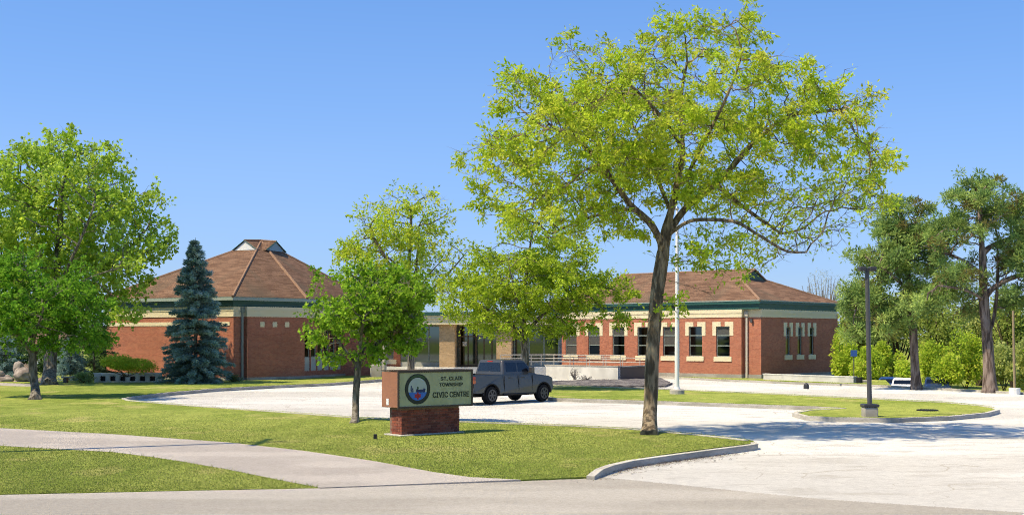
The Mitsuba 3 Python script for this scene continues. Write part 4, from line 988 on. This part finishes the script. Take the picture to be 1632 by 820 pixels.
broadleaf('broadleaf_tree', 'large bright green tree at the far left rising behind the smaller maple', 24, tr, lim, bl, .36, 5400, .42, 5, .54, MAPLE_B, .26, .19, 9.5, 'bark_grey_mat', clump=.41, layer=2.4, droop=.1, spray=.8, flat=.4, tipmax=4, twig=(2, .62), trop=(0, 0, .12))

# honey locusts in front of the entrance
y = 78; b0 = P(655, 604, y); base = np.array([b0[0], b0[1], 0])
tr = [base, P(655, 560, y), P(655, 500, y), P(652, 430, y), P(655, 370, y), P(655, 330, y)]
lim = [[P(654, 470, y), P(664, 420, y), P(668, 360, y)], [P(654, 480, y), P(620, 420, y), P(590, 370, y)], [P(654, 490, y), P(700, 450, y), P(745, 400, y)], [P(653, 450, y), P(600, 400, y + 2), P(560, 390, y + 3)], [P(654, 480, y), P(690, 430, y - 2), P(720, 400, y - 3)]]
bl = [blob(640, 370, y, 70, 3, 55, 1), blob(605, 350, y, 40, 2, 34, .9), blob(680, 325, y, 40, 2, 24, .9), blob(705, 350, y, 26, 1.4, 30, .7), blob(590, 400, y, 56, 2.6, 30, .8), blob(725, 410, y, 40, 2, 28, .5), blob(690, 450, y, 60, 2.6, 40, .5), blob(640, 310, y, 30, 1.4, 14, .9), blob(560, 410, y, 34, 1.6, 18, .7), blob(620, 440, y, 70, 3, 40, .6)]
broadleaf('honey_locust_tree', 'airy yellow-green honey locust seen above the small maple left of the entrance', 25, tr, lim, bl, .22, 2600, .34, 4, .50, LOCUST, .24, .11, 9.5, 'bark_grey_mat', clump=.45, layer=2.3, level=.6, droop=.2, spray=.7, flat=.6, tipmax=4, twig=(2, .55), leafp=lambda p: np.clip(1 - .5 * sm(-5.2, -3.4, p[:, 0]), .2, 1))
y = 68; b0 = P(838, 622, y); base = np.array([b0[0], b0[1], 0])
tr = [base, P(838, 585, y), P(836, 550, y), P(832, 500, y), P(840, 430, y), P(848, 370, y)]
lim = [[P(836, 545, y), P(790, 500, y), P(740, 480, y)], [P(835, 540, y), P(880, 490, y), P(940, 470, y)], [P(834, 520, y), P(820, 460, y - 2), P(810, 420, y - 3)], [P(834, 520, y), P(860, 450, y + 2), P(880, 400, y + 3)], [P(835, 535, y), P(780, 480, y + 2), P(750, 450, y + 3)]]
bl = [blob(840, 450, y, 100, 3.4, 58, 1), blob(780, 480, y, 74, 2.8, 48, 1), blob(735, 500, y, 36, 1.6, 28, .9), blob(900, 460, y, 72, 2.8, 48, .9), blob(950, 475, y, 44, 1.8, 34, .8), blob(850, 370, y, 70, 2.6, 34, 1.1), blob(905, 395, y, 60, 2.2, 34, 1.0), blob(790, 420, y, 60, 2.2, 40, 1), blob(970, 470, y, 46, 1.8, 40, 1), blob(985, 500, y, 30, 1.4, 24, .8), blob(745, 470, y, 50, 2, 40, 1), blob(830, 520, y, 90, 2.6, 18, .6), blob(930, 515, y, 36, 1.4, 16, .5)]
broadleaf('honey_locust_tree', 'dense yellow-green honey locust right of the entrance, behind the pickup truck', 26, tr, lim, bl, .20, 5600, .30, 4, .40, [[.19, .25, .02], [.25, .305, .03], [.13, .185, .016]], .22, .10, 14.0, 'bark_grey_mat', clump=.45, layer=2.3, level=.6, droop=.3, spray=.6, flat=.5, tipmax=4, twig=(2, .5))

# ---- conifers
def needles(cent, rs, per, r, L, W, up=0.0):
    n = len(cent) * per; d = norm(rs.normal(size=(n, 3)) + [0, 0, up]); c = np.repeat(cent, per, 0)
    return leaves_mesh(c + d * r * rs.uniform(.05, .6, (n, 1)), d, L * rs.uniform(.6, 1.2, n), W, rs)

def pine(name, label, seed, trunk, limbs, blobs, R, nattr, D, dk, cols, clump, per, brown=.06):
    rs = np.random.RandomState(seed); key = thing(name, label, 'tree')
    attr, _ = sample_blobs(blobs, nattr, rs); nodes, parent = colonize([trunk] + limbs, attr, D, 5, dk, 60, rs, trop=(0, 0, .05))
    n = len(nodes); cnt = np.zeros(n)
    for i in range(n - 1, 0, -1):
        if cnt[i] == 0: cnt[i] = 1
        cnt[parent[i]] += cnt[i]
    rad = .015 + (R - .015) * ((cnt - 1) / max(cnt[0] - 1, 1)) ** .5
    tp = resample(trunk, .3); nt = len(resample(trunk, D)); tr = np.interp(np.linspace(0, 1, len(tp)), np.linspace(0, 1, nt), rad[:nt]); h = tp[:, 2] - tp[0, 2]
    tr = np.maximum(tr * (1 + .7 * np.exp(-h / .7)), R * .35 * (1 - h / h.max()) + .03)
    put('trunk', tube(tp, tr, 14), 'bark_pine_mat', key, smooth=True)
    ist = np.zeros(n, bool); ist[:nt] = True
    v1, f1 = limb_mesh(nodes, parent, rad, (rad > .035) & ~ist, 6); v2, f2 = limb_mesh(nodes, parent, rad, (rad <= .035) & ~ist, 3)
    put('branches', (np.vstack([v1, v2]), np.vstack([f1, f2 + len(v1)])), 'bark_pine_mat', key)
    tips = nodes[(cnt <= 2) & ~ist]; q = meshkit.noise(tips * [.9, .9, 1.3] + seed, 2); tips = tips[q > .455]; tips = np.vstack([tips + rs.normal(size=tips.shape) * clump * .2, tips + rs.normal(size=tips.shape) * clump * .5])
    v, f = needles(tips, rs, per, clump, clump * .42, clump * .125, .45)
    tn = tone(len(tips), cols, rs, .15); br = rs.uniform(size=len(tips)) < brown; tn[br] = tn[br] * .3 + np.array([.20, .12, .05]) * .7
    put('crown', (v, f), 'needle_mat', key, color=np.repeat(np.repeat(tn, per, 0), 4, 0))
PINE = [[.13, .19, .055], [.22, .265, .075], [.075, .125, .04]]
y = 70.5; b0 = P(1461, 618, y); base = np.array([b0[0], b0[1], -.1])
tr = [base, P(1458, 580, y), P(1456, 540, y), P(1452, 480, y), P(1445, 420, y), P(1440, 350, y)]
lim = [[P(1455, 520, y), P(1415, 490, y), P(1375, 480, y)], [P(1452, 470, y), P(1410, 430, y - 1), P(1380, 410, y - 1)], [P(1453, 500, y), P(1490, 460, y + 1), P(1520, 440, y)], [P(1448, 440, y), P(1430, 400, y + 2), P(1420, 380, y + 2)]]
bl = [blob(1440, 400, y, 60, 2.4, 45, 1), blob(1400, 420, y, 40, 1.8, 34, .9), blob(1375, 470, y, 34, 1.6, 34, .9), blob(1440, 340, y, 44, 1.8, 24, 1), blob(1400, 500, y, 60, 2.2, 36, .8), blob(1470, 460, y, 50, 2.2, 40, .8), blob(1480, 385, y, 34, 1.4, 34, .7), blob(1360, 510, y, 26, 1.2, 40, .8)]
pine('pine_tree', 'bushy green pine with the slim grey trunk, nearer the building', 31, tr, lim, bl, .22, 2600, .40, .50, PINE, .56, 72, .07)
y = 66.5; b0 = P(1578, 622, y); base = np.array([b0[0], b0[1], -.1])
tr = [base, P(1576, 580, y), P(1573, 530, y), P(1568, 480, y), P(1566, 410, y), P(1562, 350, y), P(1560, 310, y)]
lim = [[P(1573, 540, y), P(1585, 500, y + .6), P(1590, 440, y + .8), P(1590, 380, y + .8)], [P(1567, 440, y), P(1525, 410, y), P(1490, 400, y)], [P(1566, 400, y), P(1610, 380, y), P(1660, 370, y)], [P(1569, 470, y), P(1620, 440, y), P(1680, 430, y)], [P(1568, 480, y), P(1530, 460, y - 1), P(1495, 455, y - 1)]]
bl = [blob(1565, 320, y, 60, 2.2, 34, 1), blob(1540, 370, y, 48, 2, 28, .9), blob(1610, 350, y, 50, 2, 34, .9), blob(1500, 395, y, 34, 1.4, 22, .8), blob(1530, 440, y, 44, 1.8, 24, .7), blob(1630, 420, y, 60, 2.2, 36, .8), blob(1690, 380, y, 60, 2.4, 60, .8), blob(1680, 460, y, 60, 2.2, 40, .8), blob(1620, 480, y, 44, 1.6, 26, .6), blob(1560, 295, y, 30, 1.2, 14, 1), blob(1500, 480, y, 50, 1.8, 24, .7)]
pine('pine_tree', 'tall open pine with a forked reddish-grey trunk at the right edge', 32, tr, lim, bl, .28, 2700, .40, .50, PINE, .54, 72, .10)

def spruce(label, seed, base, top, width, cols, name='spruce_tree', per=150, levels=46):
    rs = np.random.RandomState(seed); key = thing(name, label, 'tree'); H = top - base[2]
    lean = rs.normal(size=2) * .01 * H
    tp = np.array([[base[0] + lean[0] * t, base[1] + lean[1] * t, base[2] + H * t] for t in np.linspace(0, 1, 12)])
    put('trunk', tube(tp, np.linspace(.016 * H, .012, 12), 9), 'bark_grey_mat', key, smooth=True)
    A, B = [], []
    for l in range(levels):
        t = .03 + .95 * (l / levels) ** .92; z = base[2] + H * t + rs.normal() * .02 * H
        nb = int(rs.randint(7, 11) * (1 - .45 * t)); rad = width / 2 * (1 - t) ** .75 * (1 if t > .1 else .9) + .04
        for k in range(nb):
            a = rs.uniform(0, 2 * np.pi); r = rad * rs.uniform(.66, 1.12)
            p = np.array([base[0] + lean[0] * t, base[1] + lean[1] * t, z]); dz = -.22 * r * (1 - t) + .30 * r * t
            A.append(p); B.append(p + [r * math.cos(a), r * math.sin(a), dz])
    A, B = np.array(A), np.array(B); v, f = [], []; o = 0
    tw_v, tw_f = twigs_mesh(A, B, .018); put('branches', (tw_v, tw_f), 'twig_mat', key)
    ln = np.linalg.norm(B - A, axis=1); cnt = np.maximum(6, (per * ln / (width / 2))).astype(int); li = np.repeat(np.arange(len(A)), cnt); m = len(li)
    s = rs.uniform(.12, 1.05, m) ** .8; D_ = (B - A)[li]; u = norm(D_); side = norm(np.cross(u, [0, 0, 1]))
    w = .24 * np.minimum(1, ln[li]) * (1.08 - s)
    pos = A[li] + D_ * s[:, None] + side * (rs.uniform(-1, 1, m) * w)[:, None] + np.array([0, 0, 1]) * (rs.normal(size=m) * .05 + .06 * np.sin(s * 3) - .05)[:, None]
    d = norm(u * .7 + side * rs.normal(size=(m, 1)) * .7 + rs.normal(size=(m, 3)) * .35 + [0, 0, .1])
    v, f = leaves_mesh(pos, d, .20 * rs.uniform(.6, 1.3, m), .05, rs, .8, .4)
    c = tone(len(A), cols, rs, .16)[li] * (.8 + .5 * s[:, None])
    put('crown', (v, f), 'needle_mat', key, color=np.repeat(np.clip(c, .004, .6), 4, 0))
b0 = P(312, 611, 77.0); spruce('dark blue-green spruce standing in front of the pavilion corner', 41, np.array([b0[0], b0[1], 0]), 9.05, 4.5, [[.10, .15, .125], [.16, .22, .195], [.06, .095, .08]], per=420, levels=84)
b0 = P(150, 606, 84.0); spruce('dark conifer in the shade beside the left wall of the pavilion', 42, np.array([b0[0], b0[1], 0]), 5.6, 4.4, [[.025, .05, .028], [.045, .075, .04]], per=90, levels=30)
b0 = P(113, 604, 82.0); spruce('low pale blue spruce behind the trunk of the large tree', 43, np.array([b0[0], b0[1], 0]), 2.9, 2.6, [[.10, .15, .14], [.15, .20, .19], [.06, .10, .09]], per=70, levels=22)
b0 = P(8, 604, 86.0); spruce('low blue-grey spruce at the left edge of the view', 44, np.array([b0[0], b0[1], 0]), 3.2, 3.4, [[.08, .12, .12], [.11, .16, .15]], per=70, levels=22)

# ---- shrubs, hedge, background trees
def shrub(name, label, seed, c, r, cols, n, L, W, cat='shrub', group=None, stems=7, bare=False, trunk=None, leafm='leaf_mat', lobes=9):
    rs = np.random.RandomState(seed); key = thing(name, label, cat, group); c = np.array(c, float); r = np.array(r, float)
    g0 = np.array([c[0], c[1], c[2] - r[2]]) if trunk is None else np.array(trunk)
    ends = c + norm(rs.normal(size=(stems, 3)) * [1, 1, .7] + [0, 0, .35]) * r * rs.uniform(.55, .95, (stems, 1))
    ms = []
    for e in ends:
        m_ = (g0 + e) / 2 + rs.normal(size=3) * r * .12; w = .02 + .018 * r.max() * (trunk is not None)
        ms.append(tube([g0 + rs.normal(size=3) * [.05, .05, 0], m_, e], [w * 1.6, w, w * .4], 5))
    put('stems', trimesh.util.concatenate(ms), 'twig_mat' if not bare else 'pale_twig_mat', key)
    if trunk is not None: put('trunk', tube([g0, (g0 * 1.0 + c) / 2, c], [.05 * r.max(), .04 * r.max(), .02 * r.max()], 9), 'bark_grey_mat', key)
    lc = c + norm(rs.normal(size=(lobes, 3))) * r * rs.uniform(.35, .72, (lobes, 1)); lr = r * rs.uniform(.30, .55, (lobes, 1))
    k = rs.randint(lobes, size=n); d = norm(rs.normal(size=(n, 3))); rad = rs.uniform(.35, 1, n) ** .6
    rough_ = 1 + .5 * (meshkit.fbm(d * 1.8 + k[:, None] * 3.1, 3, seed) - .5)
    pos = lc[k] + d * lr[k] * (rad * rough_)[:, None]
    pos[:, 2] = np.maximum(pos[:, 2], g0[2] + .02)
    v, f = leaves_mesh(pos, norm(d + rs.normal(size=(n, 3)) * .8), L * rs.uniform(.6, 1.25, n), W, rs, 1, .4)
    col = tone(lobes * 6, cols, rs, .12)[k * 6 + rs.randint(6, size=n)] * (1 + .15 * rs.normal(size=(n, 1)))
    put('crown' if trunk is not None else 'foliage', (v, f), leafm, key, color=np.repeat(np.clip(col, .004, .7), 4, 0))
    return key
def sh(name, label, seed, px, py, y, wpx, hpx, dep, cols, n, L, W, zlow=0.0, **k):
    c = P(px, py, y); s = y / FPX; shrub(name, label, seed, (c[0], c[1], c[2]), (wpx * s, dep, hpx * s), cols, n, L, W, **k)
YEL = [[.27, .33, .03], [.34, .38, .04], [.18, .25, .024]]
HEDGE = [[.22, .29, .03], [.30, .36, .045], [.15, .215, .022]]
OLIVE = [[.21, .24, .075], [.27, .29, .10], [.15, .18, .055]]
sh('shrub', 'bright yellow-green shrub between the dark conifer and the spruce', 51, 203, 583, 76.5, 54, 17, 1.2, YEL, 5200, .13, .09)
sh('shrub', 'low grey-green shrub left of the yellow-green shrub', 52, 135, 601, 77, 22, 9, .7, [[.12, .17, .06], [.17, .22, .08]], 900, .12, .08)
sh('shrub', 'small dark shrub at the right foot of the spruce', 53, 372, 602, 79, 14, 9, .5, [[.05, .08, .03], [.08, .10, .04]], 600, .10, .07)
for i, (px, py, w, h) in enumerate(((916, 594, 10, 10), (934, 602, 12, 5))):
    sh('bare_shrub', ('sparse grey shrub against the white ramp wall', 'low grey shrub lying right of the sparse one')[i], 54 + i, px, py, 83.6, w, h, .3, [[.16, .15, .13], [.22, .20, .18]], 170, .08, .05, stems=16, bare=True)
hd = [(1352, 575, 84, 26, 44), (1385, 585, 82, 24, 32), (1415, 580, 86, 26, 36), (1436, 592, 81, 18, 24), (1490, 575, 84, 26, 40), (1512, 585, 80, 22, 30), (1540, 570, 84, 26, 44), (1600, 582, 80, 24, 36), (1630, 575, 82, 26, 42), (1668, 580, 80, 30, 42)]
hl = ['bright shrub touching the corner of the brick wing', 'bright shrub behind the lamp post', 'bright shrub behind the blue and white cars', 'low bright shrub left of the slim pine trunk', 'bright shrub right of the slim pine trunk', 'bright shrub above the dark blue car', 'tall bright shrub midway between the two pine trunks', 'shrub just right of the forked pine trunk', 'bright shrub behind the thin pale pole', 'bright shrub at the right edge of the view']
for i, (px, py, y, w, h) in enumerate(hd):
    sh('hedge_shrub', hl[i], 60 + i, px, py, y + 3, w * 1.15, h * 1.1, 1.6, HEDGE if i not in (7, 8) else OLIVE, 3600, .20, .15, group='bright shrubs behind the parking lot')
bt = [(1375, 500, 100, 46, 60), (1430, 510, 104, 46, 52), (1500, 515, 100, 50, 55), (1560, 520, 106, 46, 48), (1615, 515, 100, 46, 60), (1680, 500, 104, 56, 80)]
btl = ['olive tree beyond the lot, next to the brick wing', 'olive tree behind the slim pine', 'olive tree filling the gap between the two pines', 'olive tree behind the forked pine trunk', 'olive tree behind the thin pale pole', 'olive tree at the right edge of the view']
for i, (px, py, y, w, h) in enumerate(bt):
    c = P(px, py, y); g = np.array([c[0], c[1], -1.3])
    sh('background_tree', btl[i], 80 + i, px, py, y, w, h, 3, OLIVE if i % 2 else [[.17, .215, .05], [.23, .265, .07], [.12, .16, .04]], 6500, .26, .17, cat='tree', group='olive trees beyond the parking lot', trunk=g, stems=10, lobes=14)
DK = [[.05, .09, .03], [.08, .13, .04], [.03, .06, .02]]
for i, (px, w, h, lb) in enumerate(((-40, 46, 40, 'dark green tree at the left edge behind the rockery'), (28, 44, 34, 'dark green tree behind the pinkish shrub'), (100, 40, 32, 'dark green tree behind the pale blue spruce'), (165, 30, 30, 'dark green tree at the left end of the pavilion wall'))):
    c = P(px, 575, 97); sh('background_tree', lb, 100 + i, px, 572, 97, w, h, 2, DK, 4200, .26, .17, cat='tree', group='dark trees behind the rockery', trunk=(c[0], c[1], -.1), stems=8, lobes=12)
c = P(1311, 462, 150); shrub('bare_tree', 'faint bare tree showing above the right end of the wing roof', 90, c, (2.8, 2, 2.6), [[.20, .22, .18], [.26, .27, .22]], 700, .16, .08, cat='tree', trunk=(c[0], c[1], -1), stems=40, bare=True, lobes=16)
# far woods on the horizon, only glimpsed between the things in front
rs = np.random.RandomState(9); V, F, C = [], [], []; o = 0
for k in range(120):
    a = rs.uniform(-.62, .62); d_ = rs.uniform(230, 300); h = rs.uniform(3.5, 6.5); x, yy = d_ * math.sin(a), d_ * math.cos(a); n = 500
    dd = norm(rs.normal(size=(n, 3))); pos = np.array([x, yy, h * .55 - 1]) + dd * np.array([h * .8, h * .8, h * .6]) * rs.uniform(.5, 1, (n, 1))
    v, f = leaves_mesh(pos, dd, 1.0, .7, rs); V.append(v); F.append(f + o); o += len(v); C.append(np.repeat(tone(n, [[.08, .12, .03], [.12, .15, .05]], rs), 4, 0))
put('far_woods', (np.vstack(V), np.vstack(F)), 'leaf_mat', color=np.vstack(C), kind='stuff', label='low line of far-off trees on the horizon')

# ---- the garden at the far left
wl = thing('garden_wall', 'pale pierced concrete garden wall below the yellow-green shrub', 'wall')
F0 = Frame(at(150, 612)[:2], norm(at(252, 612) - at(150, 612)), [0, -1])
hol = [(.35 + .62 * k, .20, .35 + .62 * k + .36, .52) for k in range(6)]
pw = sbox(0, -.1, 4.2, .62)
for h in hol: pw = pw.difference(sbox(*h))
put('pierced_panel', MB(F0).add(wall_panel(pw, -.16, 0)).mesh(), 'whitewall_mat', wl)
put('coping', MB(F0).box(-.05, 4.25, -.2, .04, .622, .72).mesh(), 'whitewall_mat', wl)
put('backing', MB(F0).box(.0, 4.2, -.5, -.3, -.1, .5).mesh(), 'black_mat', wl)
bn = thing('garden_bench', 'low dark-legged bench beside the pierced garden wall', 'bench')
F1 = Frame(at(97, 613), [1, .02], [0, -1])
put('seat', MB(F1).box(0, 1.6, -.45, 0, .44, .52, .015).mesh(), 'concrete_mat', bn)
for x in (.12, 1.28): put('leg', MB(F1).box(x, x + .2, -.40, -.05, 0, .438).mesh(), 'darkmetal_mat', bn)
rs = np.random.RandomState(17)
RL = ['large pinkish boulder left of the maple trunk', 'rounded boulder at the left edge of the rockery', 'low flat rock in front of the large boulder', 'small pale rock touching the maple trunk', 'upright pinkish rock behind the flat rock', 'rough brown rock at the left edge of the view', 'small rock between trunk and bench']
for i, (px, py, w, h) in enumerate(((38, 598, 16, 13), (8, 606, 14, 9), (26, 611, 12, 5), (68, 607, 8, 7), (30, 586, 9, 11), (-4, 598, 12, 10), (84, 609, 6, 5))):
    yb = 80 + 1.2 * (13 - h) * 0 + (2 if i in (4,) else 0); c = P(px, py, yb); m = trimesh.creation.icosphere(3, 1.0); v = np.array(m.vertices)
    v = v * (.72 + .56 * meshkit.fbm(v * 1.4 + i * 7.7, 4, i))[:, None] * np.array([w, w * .8, h]) * yb / FPX; v[:, 2] += c[2]; v[:, 0] += c[0]; v[:, 1] += c[1]; v[:, 2] = np.maximum(v[:, 2], -.1)
    put('boulder', (v, m.faces), 'rock_mat', label=RL[i], cat='boulder', group='boulders of the rockery', smooth=25)
sh('flowering_shrub', 'pink-tinged twiggy shrub above the rockery', 95, 40, 588, 84, 16, 11, .8, [[.30, .22, .19], [.36, .28, .24], [.20, .17, .11]], 900, .10, .07)
ho = thing('white_house', 'small white house glimpsed between the trunks at the far left', 'house')
c = at_y(66, 573, 125.); hx, hy = c[0], c[1]
put('wall', MB().box(hx - 1.6, hx + 1.6, hy, hy + 5, -.1, 2.3).mesh(), 'white_mat', ho)
put('roof', MB().poly([(hx - 1.9, hy - .3, 2.3), (hx + 1.9, hy - .3, 2.3), (hx + 1.9, hy + 5.3, 2.3), (hx - 1.9, hy + 5.3, 2.3), (hx - 1.9, hy + 2.5, 3.4), (hx + 1.9, hy + 2.5, 3.4)], [[0, 1, 5], [0, 5, 4], [2, 3, 4], [2, 4, 5], [0, 4, 3], [1, 2, 5]]).mesh(), 'shingle_mat', ho)
put('window', MB().box(hx - .4, hx + .4, hy - .03, hy - .005, 1.0, 1.8).mesh(), 'glass_mat', ho)
